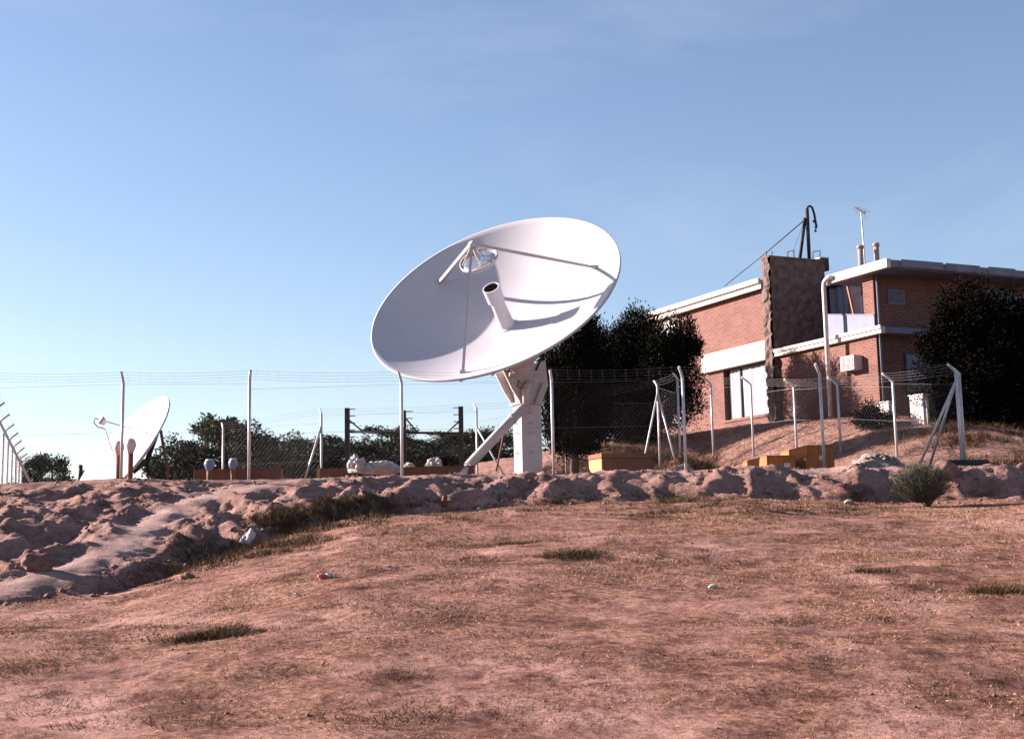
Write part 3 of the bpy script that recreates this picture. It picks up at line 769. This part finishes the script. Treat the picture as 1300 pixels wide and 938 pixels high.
# bundles
def bundle(px, py, r, Y, m, lb, seed, amp=.22):
    q = P(px, py, Y); z = zt(q.x, Y)
    mb = lumpy((q.x, Y, max(z+r[2]*.6, q.z)), r, amp, 1.8, 4, seed, .75, .45); return solo('sheet_bundle', mb, m, lb, 'bundle', 'pale plastic bundles on the yard')
bundle(453, 592, (.21, .25, .23), 39.2, 'tarp', 'upright crumpled white plastic bundle beside the short timber', 2, .45)
o = bundle(481, 595, (.50, .35, .19), 39.4, 'tarp', 'long low rolled pale sheet with tan end between white bundle and fence post', 4, .12)
bundle(551, 589, (.20, .2, .14), 41.2, 'tarp', 'small white bundle on the long timber left of the strut', 6, .45)
bundle(519, 593, (.14, .15, .10), 41.2, 'tarp', 'tiny white bundle just right of the fence post', 7, .4)
q = P(490, 598, 39.0); mb = lumpy((q.x, 39.05, q.z), (.27, .12, .15), .12, 1.5, 3, 8); solo('sacking', mb, 'sack', 'tan sacking against the front of the rolled pale sheet', 'sacking')

# yard lamps
def lamp(px, py, w, h, Y, glass, lb):
    q = P(px, py, Y); z = zt(q.x, Y); w *= Y/1800; h *= Y/1800
    t = thing('yard_lamp', (q.x, Y, z), lb, 'lamp', 'bulb shaped yard lamps')
    zc = q.z
    mb = MB(); mb.tube([(q.x, Y, z-.05), (q.x, Y, zc-h*.35)], [w*.22, w*.26], 10); link('stem', mb, 'rust', t)
    mb = MB(); mb.lathe((q.x, Y, zc), (0, 0, 1), [(.001, -.5*h), (w*.22, -.48*h), (w*.34, -.25*h), (w*.49, .02*h), (w*.47, .28*h), (w*.33, .42*h)], 20); link('globe', mb, glass, t)
    mb = MB(); mb.lathe((q.x, Y, zc), (0, 0, 1), [(w*.36, .40*h), (w*.36, .47*h), (w*.22, .52*h), (.001, .53*h)], 20); link('cap', mb, 'galv', t)
lamp(151, 570, 14, 20, 38.5, 'lampglass', 'bulb shaped yard lamp just left behind the first fence post')
lamp(166, 567, 14, 20, 38.2, 'lampglass', 'bulb shaped yard lamp in front of the small dish, right of the first fence post')
lamp(266, 591, 14, 16, 39.3, 'lampglass2', 'left of the two bluish yard lamps over the brown timber')
lamp(296, 590, 12, 16, 39.3, 'lampglass2', 'right of the two bluish yard lamps over the brown timber')

# dark pipe, rubble heap on the right
a = P(1192, 589, 37.0); b = P(1254, 588, 37.3); mb = MB(); mb.tube([a, b], .10, 14); o = solo('steel_pipe', mb, 'dark', 'black pipe lying on the ground beside the braced corner post', 'pipe')
q = P(1113, 592, 41.0); mb = lumpy((q.x, 41.0, zt(q.x, 41.0)), (.72, .6, .52), .3, 2.2, 4, 11)
for k in range(40):
    a = random.uniform(0, 6.28); r = random.uniform(0, 1); s = random.uniform(.03, .09)
    g_ = lumpy((q.x+math.cos(a)*r*.7, 41-.25+math.sin(a)*r*.4, zt(q.x, 41)+.50*(1-r*r)**.5+.01), (s, s, s*.7), .5, 1.5, 1, k); mb.add(g_.v, g_.f)
solo('rubble_heap', mb, 'concrete', 'low greyish rubble heap inside the right fence', 'rubble')

# ---------------------------------------------------------------- building
bd = thing('brick_building', (BX, BY, BZ), 'two storey brick building with flat white edged roofs on the rise at the right', 'building', rz=R_(-65))
def B(name, m, *boxes, parent=None, bevel=0):
    mb = MB()
    for b in boxes: mb.bb(*b)
    return link(name, mb, m, parent or bd, bevel, local=True)
Zg = -1.6
# window void handled by butting wall pieces round it
wx0, wx1, wz0, wz1 = -9.85, -6.60, .80, 2.93
B('wall', 'brick', (-15.7, wx0, 0, .3, Zg, 5.85), (wx0, wx1, 0, .3, Zg, wz0), (wx0, wx1, 0, .3, wz1, 5.85))
B('white_panel', 'plas', (-15.4, -13.15, -.04, 0, 1.0, 5.8))
B('rear_wall', 'brick', (-15.7, -15.4, .3, 12, Zg, 5.85), (-15.4, -6.1, 11.7, 12, Zg, 5.85))
rf = B('roof', 'tarpaper', (-15.9, -6.60, -.15, 12.2, 5.85, 6.08)); B('fascia', 'plas', (-16, -6.49, -.28, -.152, 5.8, 6.15), parent=rf)
B('fascia', 'plas', (-16, -6.49, -.40, -.282, 6.02, 6.21), parent=rf)
B('lintel_band', 'plas', (-11.15, -6.49, -.22, -.002, 2.94, 3.70))
# window
w = B('window', 'frame', (wx0, wx0+.30, .20, .28, wz0, wz1), (wx0+.30, wx1, .10, .28, wz1-.06, wz1), (wx0+.30, wx1, .10, .28, wz0, wz0+.05), (-8.82, -8.75, .10, .27, wz0+.05, wz1-.06))
def curtain(x0, x1, y, z0, z1, nm='curtain', amp=.03, par=None, f=22, m='curtain'):
    mb = MB(); n = int((x1-x0)/.03)+2; v = []
    for k in range(n):
        x = x0+(x1-x0)*k/(n-1); yy = y+amp*math.sin(x*f)+amp*.6*math.sin(x*f*.43+1)
        v += [(x, yy, z0), (x, yy-.01, z1)]
    mb.add(v, [(2*k, 2*k+2, 2*k+3, 2*k+1) for k in range(n-1)], True); return link(nm, mb, m, par or bd, local=True)
curtain(wx0+.31, -8.83, .18, wz0+.06, wz1-.07, par=w, amp=.012); curtain(-8.74, wx1-.01, .16, wz0+.06, wz1-.07, par=w, f=15, amp=.016)
B('sill', 'brick', (wx0-.05, wx1, -.06, .11, wz0-.09, wz0-.003), parent=w)
# stone chimney with rough faces
mb = MB(); nz_ = 46; ny_ = 20
from mathutils import noise as mn
def ch_pt(x, y, z):
    q = Vector((x, y, z)); c = mn.voronoi(q*2.1)[0]; d = min(.08, (c[1]-c[0])*.25)
    return d
bm = bmesh.new(); bmesh.ops.create_grid
def patch(o, du, dv, nu, nv, nrm):
    v = []; o = Vector(o); du = Vector(du); dv = Vector(dv); nrm = Vector(nrm)
    for a in range(nu+1):
        for b in range(nv+1):
            q = o+du*(a/nu)+dv*(b/nv); e = ch_pt(*q)
            v.append(q+Vector((nrm.x*e, nrm.y*e, 0)) + (Vector((mn.noise(q*4), mn.noise(q*4+Vector((9, 0, 0))), 0))*.03))
    mb.add(v, [(a*(nv+1)+b, (a+1)*(nv+1)+b, (a+1)*(nv+1)+b+1, a*(nv+1)+b+1) for a in range(nu) for b in range(nv)])
cx0, cx1, cy0, cy1, cz0, cz1 = -6.44, -5.95, -.20, 2.48, Zg, 6.98
patch((cx0, cy0, cz0), (cx1-cx0, 0, 0), (0, 0, cz1-cz0), 12, 150, (0, -1, 0))
patch((cx1, cy0, cz0), (0, cy1-cy0, 0), (0, 0, cz1-cz0), 56, 150, (1, 0, 0))
patch((cx0, cy1, cz0), (0, cy0-cy1, 0), (0, 0, cz1-cz0), 40, 100, (-1, 0, 0))
patch((cx1, cy1, cz0), (cx0-cx1, 0, 0), (0, 0, cz1-cz0), 12, 100, (0, 1, 0))
mb.bb(cx0-.03, cx1+.06, cy0-.04, cy1+.03, cz1-.02, cz1+.05)
chm = link('stone_chimney', mb, 'stone', bd, local=True)
bm.free()
# lower wing
B('wing_wall', 'brick', (-5.90, 0, 0, .3, Zg, 3.08), (-.3, 0, .3, 14, Zg, 3.08))
wr_ = B('wing_roof', 'tarpaper', (-5.88, .1, .02, 2.58, 3.085, 3.15)); B('fascia', 'plas', (-5.88, .52, -.20, -.003, 2.97, 3.20), parent=wr_); B('fascia', 'plas', (-5.88, .56, -.26, -.202, 3.12, 3.24), parent=wr_)
B('fascia', 'panel', (.003, .50, -.001, 14, 2.99, 3.19), parent=wr_)
# upper storey on the wing: loggia, pier and end wall
B('pier', 'brick', (-.58, 0, .0, .32, 3.2, 5.16))
B('end_wall', 'brick', (-.3, 0, .325, 14, 3.2, 5.16))
B('loggia_wall', 'brick', (-6.15, -5.98, 2.6, 2.85, 3.16, 6.0)); B('loggia_wall', 'brick', (-3.72, -.305, 2.6, 2.85, 3.16, 5.15))
B('loggia_lintel', 'brick', (-5.98, -3.72, 2.6, 2.85, 5.92, 6.0)); B('main_flank', 'brick', (-6.1, -2.0, 2.87, 3.1, 3.16, 5.95))
lw = B('loggia_window', 'frame', (-5.98, -5.9, 2.55, 2.8, 3.2, 5.9), (-4.62, -4.52, 2.55, 2.8, 3.2, 5.9), (-5.9, -4.62, 2.55, 2.8, 5.85, 5.9))
curtain(-5.9, -4.62, 2.7, 3.2, 5.85, par=lw, f=13, amp=.04, m='panel')
dr = B('door', 'door', (-4.5, -3.8, 2.5, 2.57, 3.2, 5.88)); B('door_frame', 'white', (-3.79, -3.73, 2.48, 2.62, 3.2, 5.18), parent=dr)
ur = B('upper_roof', 'tarpaper', (-2.1, 1.22, -.24, 14.3, 5.17, 5.40)); B('fascia', 'plas', (-2.12, 1.30, -.42, -.243, 5.16, 5.48), parent=ur); B('fascia', 'tarpaper', (1.223, 1.30, -.24, 14.3, 5.19, 5.44), parent=ur)  # end fascia in dark felt, its shade put into the colour
B('soffit', 'panel', (-2.05, 1.20, -.22, 2.5, 5.155, 5.168), parent=ur)
for k in range(7):
    y0 = .2+k*2; B('roof_flashing', 'tarpaper' if k % 3 else 'panel', (1.302, 1.33, y0, y0+1.9-.3*(k % 3), 5.22, 5.48), parent=ur)
mb = MB(); mb.prism([(-2.7, -.02, 3.25), (-.02, -.02, 3.25), (-.02, -.02, 3.68), (-2.7, -.02, 4.12)], (0, .07, 0)); link('parapet', mb, 'shaded_panel', bd, local=True)  # blue-grey colour carries the shade on this parapet
mb = MB(); mb.prism([(-2.72, -.05, 4.125), (-.0, -.05, 3.685), (-.0, -.05, 3.72), (-2.72, -.05, 4.16)], (0, .12, 0)); link('parapet_cap', mb, 'panel', bd, local=True)
# orange plank leaning
mb = MB(); mb.tube([(-2.0, .45, 5.15), (-1.9, .75, 3.3)], .045, 4); link('orange_post', mb, 'plank', bd, local=True)
# AC units and vents
def acunit(nm, x0, x1, z0, z1, d, face='y', m='plas'):
    if face == 'y':
        o = B(nm, m, (x0, x1, -d, -.002, z0, z1)); B('grille', 'frame', (x0+.06, x1-.06, -d-.006, -d-.001, z0+.06, z1-.06), parent=o)
        n = 5; h = (z1-z0-.16)/n
        for k in range(n): B('slat', m, (x0+.04, x1-.04, -d-.03, -d-.008, z0+.09+k*h, z0+.09+k*h+h*.42), parent=o)
    else:
        o = B(nm, m, (.002, d, x0, x1, z0, z1)); B('grille', 'frame', (d+.001, d+.006, x0+.05, x1-.05, z0+.05, z1-.05), parent=o)
        n = 5; h = (z1-z0-.12)/n
        for k in range(n): B('slat', m, (d+.008, d+.03, x0+.04, x1-.04, z0+.07+k*h, z0+.07+k*h+h*.5), parent=o)
acunit('air_conditioner', -1.60, -.84, 1.84, 2.36, .38)
acunit('vent_grille', .62, 1.36, 4.12, 4.66, .06, 'x', 'panel')
# downpipes
mb = MB(); mb.tube([(-1.7, -.50, 5.36), (-1.95, -.53, 5.33), (-2.08, -.54, 5.22), (-2.12, -.54, 5.0), (-2.12, -.54, -.8)], .085, 14); link('drainpipe', mb, 'galv', bd, local=True)
mb = MB(); mb.tube([(.06, .12, 5.15), (.06, .12, -.6)], .05, 10); link('corner_downpipe', mb, 'panel', bd, local=True)
# lower side windows (mostly behind the tree)
for (y0, y1, z0, z1) in ((1.2, 2.4, .9, 2.4), (5.0, 7.0, 3.9, 5.0), (5.2, 6.4, .9, 2.4), (9, 11, 3.9, 5.0)):
    w_ = B('side_window', 'frame', (.002, .04, y0, y1, z0, z1)); B('pane', 'panel', (.042, .05, y0+.08, y1-.08, z0+.08, z1-.08), parent=w_)
# roof pipes
bm_inv = Matrix.Translation((BX, BY, BZ))@Matrix.Rotation(R_(-65), 4, 'Z'); binv = bm_inv.inverted()
for (px, y0, y1, r) in ((1093.5, 312, 342, .10), (1113.5, 309, 335, .10)):
    a = binv@P(px, y1, 51.6); b = binv@P(px-.5, y0, 51.6); mb = MB(); mb.tube([(a.x, a.y, 5.30), (a.x, a.y, b.z)], r, 14); mb.tube([(a.x, a.y, b.z-.12), (a.x, a.y, b.z)], r+.025, 14)
    link('flue_pipe', mb, 'concrete', bd, local=True)
# television aerial
a = P(1099, 345, 51.9); tz = P(1096, 268, 51.9).z
ta = thing('television_aerial', (a.x, 51.9, BZ+5.4), 'slim television aerial on a mast over the upper roof beside the flues', 'aerial')
mb = MB(); mb.tube([(a.x, 51.9, BZ+5.38), (a.x-.04, 51.9, tz)], .028, 8); link('mast', mb, 'galv', ta)
mb = MB(); c = Vector((a.x-.04, 51.9, tz)); bd_ = Vector((-.75, -.45, .35)).normalized(); e_ = Vector((.45, -.8, 0)).normalized()
mb.tube([c-bd_*.2, c+bd_*.35], .014, 5)
for k in range(7): q = c-bd_*.18+bd_*(.085*k); L = .30-.02*k; mb.tube([q-e_*L-Vector((0, 0, .02)), q+e_*L], .008, 4); 
for s in (-1, 1): mb.tube([c-bd_*.18, c-bd_*.25+Vector((0, 0, s*.2))], .01, 4)
link('aerial_rods', mb, 'rust', ta)
# mast on the chimney
YM = 56.6; zc = BZ+cz1+.04
mt = thing('roof_mast', (P(1020, 328, YM).x, YM, zc), 'dark two legged mast with curled cable on top of the stone chimney', 'mast')
for (pa, pb, r) in (((1024.5, 265), (1027.5, 332), .075), ((1022, 277), (1015, 332), .07)):
    mb = MB(); mb.tube([P(*pa, YM), P(*pb, YM)], r, 8); link('mast_leg', mb, 'dark', mt)
mb = MB(); pts = [(1024.5, 268), (1025, 263.5), (1028, 261.5), (1031, 263.5), (1033.5, 271), (1035, 280), (1036.5, 288)]; mb.tube([P(*q, YM) for q in pts], .05, 7); 
for q in ((1033.5, 281), (1036, 289), (1035.5, 293)): mb.tube([P(q[0]-1, q[1]-1, YM), P(q[0]+.5, q[1]+1.5, YM)], .05, 6)
link('curled_cable', mb, 'dark', mt)
mb = MB(); mb.tube([P(1022, 279, YM), P(975, 319, YM), P(920, 363, YM+5)], .022, 5); mb.tube([P(1022, 279, YM), P(1006, 322, YM)], .008, 4); link('guy_wire', mb, 'dark', mt)
mb = MB()
for (x, w_) in ((973, 0), (980, 0), (1000, 8), (1032, 9)):
    y_ = 328 if x < 990 else 328
    if w_: mb.tube([P(x, y_, YM-.3), P(x, y_-8, YM-.3), P(x+w_, y_-10, YM-.2), P(x+w_, y_, YM-.2)], .022, 5)
    else: mb.tube([P(x, y_, YM-.8), P(x, y_-9, YM-.8)], .022, 5)
link('iron_hoop', mb, 'dark', mt)
# floodlight at right end of chimney
q = P(1043, 337, YM+.6); fl = thing('floodlight', q, 'boxy dark floodlight on the right end of the stone chimney top', 'floodlight')
mb = MB(); mb.box(q, (.45, .45, .5), .4); link('housing', mb, 'dark', fl, bevel=.03)
mb = MB(); mb.box(q+Vector((.02, -.02, .28)), (.40, .42, .05), .4); link('visor', mb, 'plas', fl)
mb = MB(); mb.tube([q-Vector((.1, 0, .2)), q-Vector((-.02, 0, .5)), q-Vector((.3, 0, .55))], .03, 6); link('bracket', mb, 'dark', fl)

# white cabinets beside the building
def cab(px0, px1, yt, yb, Y, d, lb, rz=-.1):
    a = P(px0, yb, Y); b = P(px1, yb, Y); top = P(px0, yt, Y).z; z = min(zt(a.x, Y), a.z)-.1
    t = thing('metal_cabinet', ((a.x+b.x)/2, Y, z), lb, 'cabinet'); c = Vector(((a.x+b.x)/2, Y+d/2, (top+z)/2))
    mb = MB(); mb.box(c, (b.x-a.x, d, top-z), rz); link('casing', mb, 'plas', t, bevel=.02)
    mb = MB(); mb.box(c+Vector((0, 0, (top-z)/2+.02)), (b.x-a.x+.06, d+.06, .04), rz); link('top_plate', mb, 'white', t)
    mb = MB(); mb.box(Vector((c.x, Y, c.z))+Vector((.02, -.012, 0)), ((b.x-a.x)*.8, .02, (top-z)*.7), rz); link('door', mb, 'white', t)
cab(1160, 1181, 502, 541, 46.5, .3, 'tall white cabinet on the slope between building and braced post', rz=-.95)
cab(1119, 1137, 511, 537, 47.5, .35, 'low white cabinet behind the small bush at the building corner', rz=-.9)

# ---------------------------------------------------------------- trees
def crown(lobes, n, ln, wd, up=.0, name='crown', m='cyp', parent=None, base=Vector(), shell=.5, clump=0.25):
    C = []; D = []
    vol = np.array([a[3]*a[4]*a[5] for a in lobes]); cnt = (n*vol**.75/np.sum(vol**.75)).astype(int)
    rn = []
    for (cx, cy, cz, rx, ry, rz), k in zip(lobes, cnt):
        nc = max(6, k//40)
        d = rng.normal(size=(nc, 3)); d /= np.linalg.norm(d, axis=1, keepdims=True)
        r = rng.random(nc)**(shell)
        cc_ = d*r[:, None]*np.array([rx, ry, rz])
        idx = rng.integers(0, nc, k); off = rng.normal(size=(k, 3))*clump*np.array([rx, ry, rz])**.5*.6
        q = cc_[idx]+off; dd = q/np.array([rx, ry, rz]); C.append(q+np.array([cx, cy, cz]))
        dirn = dd*.8+rng.normal(size=(k, 3))*.6; dirn[:, 2] += up; D.append(dirn)
        rn.append(np.clip(.45+.3*rng.normal(size=nc)[idx]*.8+.2*rng.normal(size=k), 0, 1))
    C = np.concatenate(C); D = np.concatenate(D); k = len(C)
    V, Fq = leaves(C, D, rng.uniform(.6, 1.3, k)*ln, rng.uniform(.7, 1.2, k)*wd)
    return nparr(name, V, Fq, m, parent, rnd=np.concatenate(rn))
def trunk(h, r, parent, lobes=(), m='bark', nb=6):
    mb = MB(); mb.tube([(0, 0, -.3), (.03, 0, h*.3), (-.03, .04, h*.6), (0, 0, h*.9)], [r*1.3, r, r*.75, r*.3], 10)
    for lo in list(lobes)[:nb]:
        z0 = min(h*.55, max(.2, lo[2]*.5)); mb.tube([(0, 0, z0), (lo[0]*.5, lo[1]*.5, (z0+lo[2])/2), (lo[0], lo[1], lo[2])], [r*.5, r*.35, r*.12], 7)
    return link('trunk', mb, m, parent, local=True)
def px_tree(Y, xb, spec, n, ln, wd, m, lb, up=.5, nm='conifer', cat='tree', group='dark trees by the building', dep=.8, clump=.25, shell=.5):
    """spec: lobes as (px, py, rx_px, ry_px, dY) in photo pixels at distance Y"""
    s = Y/1800*1.01; X = pw(xb, 560, Y); z0 = zt(X, Y); t = thing(nm, (X, Y, z0), lb, cat, group)
    lobes = []
    for (px, py, rx, ry, dY) in spec:
        q = P(px, py, Y); lobes.append((q.x-X, dY, q.z-z0, rx*s, rx*s*dep, ry*s))
    crown(lobes, n, ln, wd, up, 'crown', m, t, clump=clump, shell=shell)
    trunk(max(l[2] for l in lobes), .14, t, lobes); return t
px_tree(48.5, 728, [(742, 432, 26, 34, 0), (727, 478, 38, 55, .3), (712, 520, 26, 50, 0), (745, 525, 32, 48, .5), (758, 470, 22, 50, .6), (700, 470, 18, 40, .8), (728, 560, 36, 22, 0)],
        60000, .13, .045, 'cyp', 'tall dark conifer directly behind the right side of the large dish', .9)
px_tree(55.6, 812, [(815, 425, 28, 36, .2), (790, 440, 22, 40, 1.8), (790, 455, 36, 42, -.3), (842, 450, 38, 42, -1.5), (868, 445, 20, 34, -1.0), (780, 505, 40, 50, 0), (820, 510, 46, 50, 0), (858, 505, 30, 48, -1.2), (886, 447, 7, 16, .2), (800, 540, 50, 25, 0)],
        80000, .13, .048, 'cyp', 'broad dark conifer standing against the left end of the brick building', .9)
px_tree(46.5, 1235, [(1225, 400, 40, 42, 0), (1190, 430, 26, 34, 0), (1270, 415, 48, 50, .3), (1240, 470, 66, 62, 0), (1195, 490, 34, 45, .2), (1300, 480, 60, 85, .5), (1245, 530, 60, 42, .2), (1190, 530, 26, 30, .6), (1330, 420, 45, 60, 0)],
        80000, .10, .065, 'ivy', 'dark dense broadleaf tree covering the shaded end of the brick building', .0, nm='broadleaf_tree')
px_tree(47.2, 1105, [(1103, 525, 17, 14, 0), (1118, 533, 18, 10, 0), (1095, 535, 13, 9, 0)], 6000, .08, .035, 'ivy', 'small dark bush at the sunlit corner of the brick building', .3, nm='bush', cat='bush', group='bushes')
px_tree(45.0, 1262, [(1240, 566, 34, 11, 0), (1290, 566, 36, 13, 0)], 5000, .10, .03, 'redweed', 'dry brown bush on the shaded slope under the broadleaf tree', .5, nm='bush', cat='bush', group='bushes')

# feathery bush on the bank
x, y, z = on_ground(1178, 643); t = thing('feathery_bush', (x, y, z), 'grey green feathery bush growing out of the bank beside the boulder', 'bush', 'bushes')
k = 16000; a = rng.uniform(0, 2*np.pi, k); el = rng.beta(1.6, 1.5, k)*1.15; rr = rng.uniform(.1, 1, k)
d = np.stack([np.cos(a)*np.sin(el), np.sin(a)*np.sin(el)*.7, np.cos(el)], -1)
C = d*rr[:, None]*np.array([.95, .75, .92])*(.8+.2*rng.random(k))[:, None]; C[:, 2] += .02; C[:, 0] -= .1
D = d+rng.normal(size=(k, 3))*.25
V, Fq = leaves(C, D, rng.uniform(.07, .18, k), rng.uniform(.005, .009, k)); nparr('twigs', V, Fq, 'broom', t, rnd=rng.random(k))
mb = MB()
for q in range(16):
    a = random.uniform(0, 6.28); e = random.uniform(.1, 1.0); dd = Vector((math.cos(a)*math.sin(e), math.sin(a)*math.sin(e)*.7, math.cos(e))); mb.tube([(0, 0, -.05), dd*.3, dd*.62+Vector((-.05, 0, .03))], [.016, .011, .004], 5)
link('stems', mb, 'bark', t, local=True)

# far trees
def proto(seed, n=15000, H=7.5, W=3.6, m='olive'):
    r = random.Random(seed); t = bpy.data.objects.new('leafy_tree', None); COL.objects.link(t)
    lob = []
    for k in range(11):
        f = r.uniform(.1, 1); w = W*(.55 if f > .8 else .85)*(1-.45*f)
        lob.append((r.uniform(-w, w)*.9, r.uniform(-w, w)*.7, H*(.12+.78*f), W*r.uniform(.22, .38), W*r.uniform(.22, .38), H*r.uniform(.10, .19)))
    for k in range(10): lob.append((r.uniform(-W, W)*.95, r.uniform(-1, 1), H*r.uniform(.08, .42), W*.4, W*.4, H*.14))
    crown(lob, n, .30, .13, .5, 'crown', m, t, clump=.32, shell=.6); trunk(H*.9, .2, t, lob); return t
protos = [proto(k) for k in (11, 22, 35, 48)]
used = set()
far = [
 (46, 90, 582, .85, 1, 'leftmost of the small far trees near the left edge fence'), (66, 95, 583, .75, 0, 'middle small far tree between left edge fence and small dish'), (82, 100, 588, .6, 2, 'rightmost small far tree left of the small dish'),
 (111, 110, 590, .45, 3, 'tiny distant tree on the skyline touching the small dish'), (197, 105, 587, .5, 1, 'low far tree seen under the small dish beside its rear leg'),
 (232, 84, 549, 1, 3, 'far tree right of the small dish, first of the big group'), (262, 86, 541, 1.0, 0, 'far tree behind the left bluish yard lamp'), (292, 84, 534, 1.1, 1, 'tallest far tree behind the right bluish yard lamp'),
 (322, 88, 545, 1, 2, 'far tree behind the second fence post'), (352, 84, 543, 1, 3, 'far tree just right of the second fence post'), (378, 90, 562, .8, 0, 'lower far tree left of the braced back fence post'),
 (415, 88, 555, .9, 1, 'far tree behind the braced back fence post'), (462, 84, 548, 1, 2, 'far tree behind the left post of the steel frame'), (497, 84, 545, 1, 0, 'far tree under the rail of the steel frame, left of centre'),
 (540, 88, 552, .95, 3, 'far tree under the rail of the steel frame, right of centre'), (572, 90, 556, .9, 1, 'far tree behind the right post of the steel frame'), (600, 84, 535, 1.1, 2, 'far tree left of the support strut'), (628, 86, 540, 1, 3, 'far tree seen above the support strut'), (655, 88, 558, .9, 0, 'far tree half hidden by the dish pedestal'),
]
for (px, Y, yt, s, pi, lb) in far:
    o = protos[pi] if pi not in used else copy_tree(protos[pi]); used.add(pi)
    x = pw(px, 600, Y); z0 = zt(x, Y); H = (P(px, yt, Y).z-z0)
    o.location = (x, Y, z0); o.scale = (s*.95, s*.95, H/7.2); o.rotation_euler = (0, 0, px*.7)
    tag(o, lb, 'tree', 'leafy trees in the distance')

# ---------------------------------------------------------------- light, sky, camera
sd_ = Vector((-.899, .279, .336)).normalized(); el = math.asin(sd_.z); hd = math.atan2(sd_.x, sd_.y)
ld = bpy.data.lights.new('sun', 'SUN'); ld.energy = 5.0; ld.angle = R_(.55); ld.color = (1, .83, .76)
lo = bpy.data.objects.new('sun', ld); COL.objects.link(lo); lo.rotation_euler = sd_.to_track_quat('Z', 'Y').to_euler()
w = bpy.data.worlds.new('World'); sc.world = w; w.use_nodes = True; nt = w.node_tree
bg = nt.nodes['Background']; sky = nt.nodes.new('ShaderNodeTexSky'); sky.sky_type = 'NISHITA'; sky.sun_disc = False
sky.sun_elevation = el; sky.sun_rotation = hd; sky.altitude = 600; sky.air_density = 1.0; sky.dust_density = .6; sky.ozone_density = 2.2
tm = nt.nodes.new('ShaderNodeMixRGB'); tm.blend_type = 'MULTIPLY'; tm.inputs[0].default_value = 1; tm.inputs[2].default_value = (1.10, .985, .985, 1)
nt.links.new(sky.outputs[0], tm.inputs[1])
tc = nt.nodes.new('ShaderNodeTexCoord'); mp = nt.nodes.new('ShaderNodeMapping'); mp.inputs['Scale'].default_value = (2.2, 2.2, 5.0); mp.inputs['Rotation'].default_value = (.3, .5, .2)
nz = nt.nodes.new('ShaderNodeTexNoise'); nz.inputs['Scale'].default_value = 1.6; nz.inputs['Detail'].default_value = 7; nz.inputs['Roughness'].default_value = .55; nz.inputs['Distortion'].default_value = .6
cr = nt.nodes.new('ShaderNodeValToRGB'); cr.color_ramp.elements[0].position = .53; cr.color_ramp.elements[0].color = (0, 0, 0, 1); cr.color_ramp.elements[1].position = .78; cr.color_ramp.elements[1].color = (.12, .12, .12, 1)
cm = nt.nodes.new('ShaderNodeMixRGB'); cm.inputs[2].default_value = (5.6, 5.7, 6.0, 1)
nt.links.new(tc.outputs['Generated'], mp.inputs[0]); nt.links.new(mp.outputs[0], nz.inputs['Vector']); nt.links.new(nz.outputs['Fac'], cr.inputs['Fac'])
nt.links.new(cr.outputs['Color'], cm.inputs[0]); nt.links.new(tm.outputs[0], cm.inputs[1]); nt.links.new(cm.outputs[0], bg.inputs['Color']); bg.inputs['Strength'].default_value = .05

cd = bpy.data.cameras.new('camera'); co = bpy.data.objects.new('camera', cd); COL.objects.link(co); sc.camera = co
cd.sensor_width = 36; cd.lens = 36*F0/1300; cd.shift_y = -45/1300; cd.clip_end = 5000; cd.clip_start = .1
co.matrix_world = Matrix(((cR.x, cU.x, -cF.x, 0), (cR.y, cU.y, -cF.y, 0), (cR.z, cU.z, -cF.z, 0), (0, 0, 0, 1)))
sc.view_settings.view_transform = 'Standard'; sc.view_settings.look = 'None'; sc.view_settings.exposure = 1.95; sc.view_settings.gamma = 1
sc.render.engine = 'CYCLES'
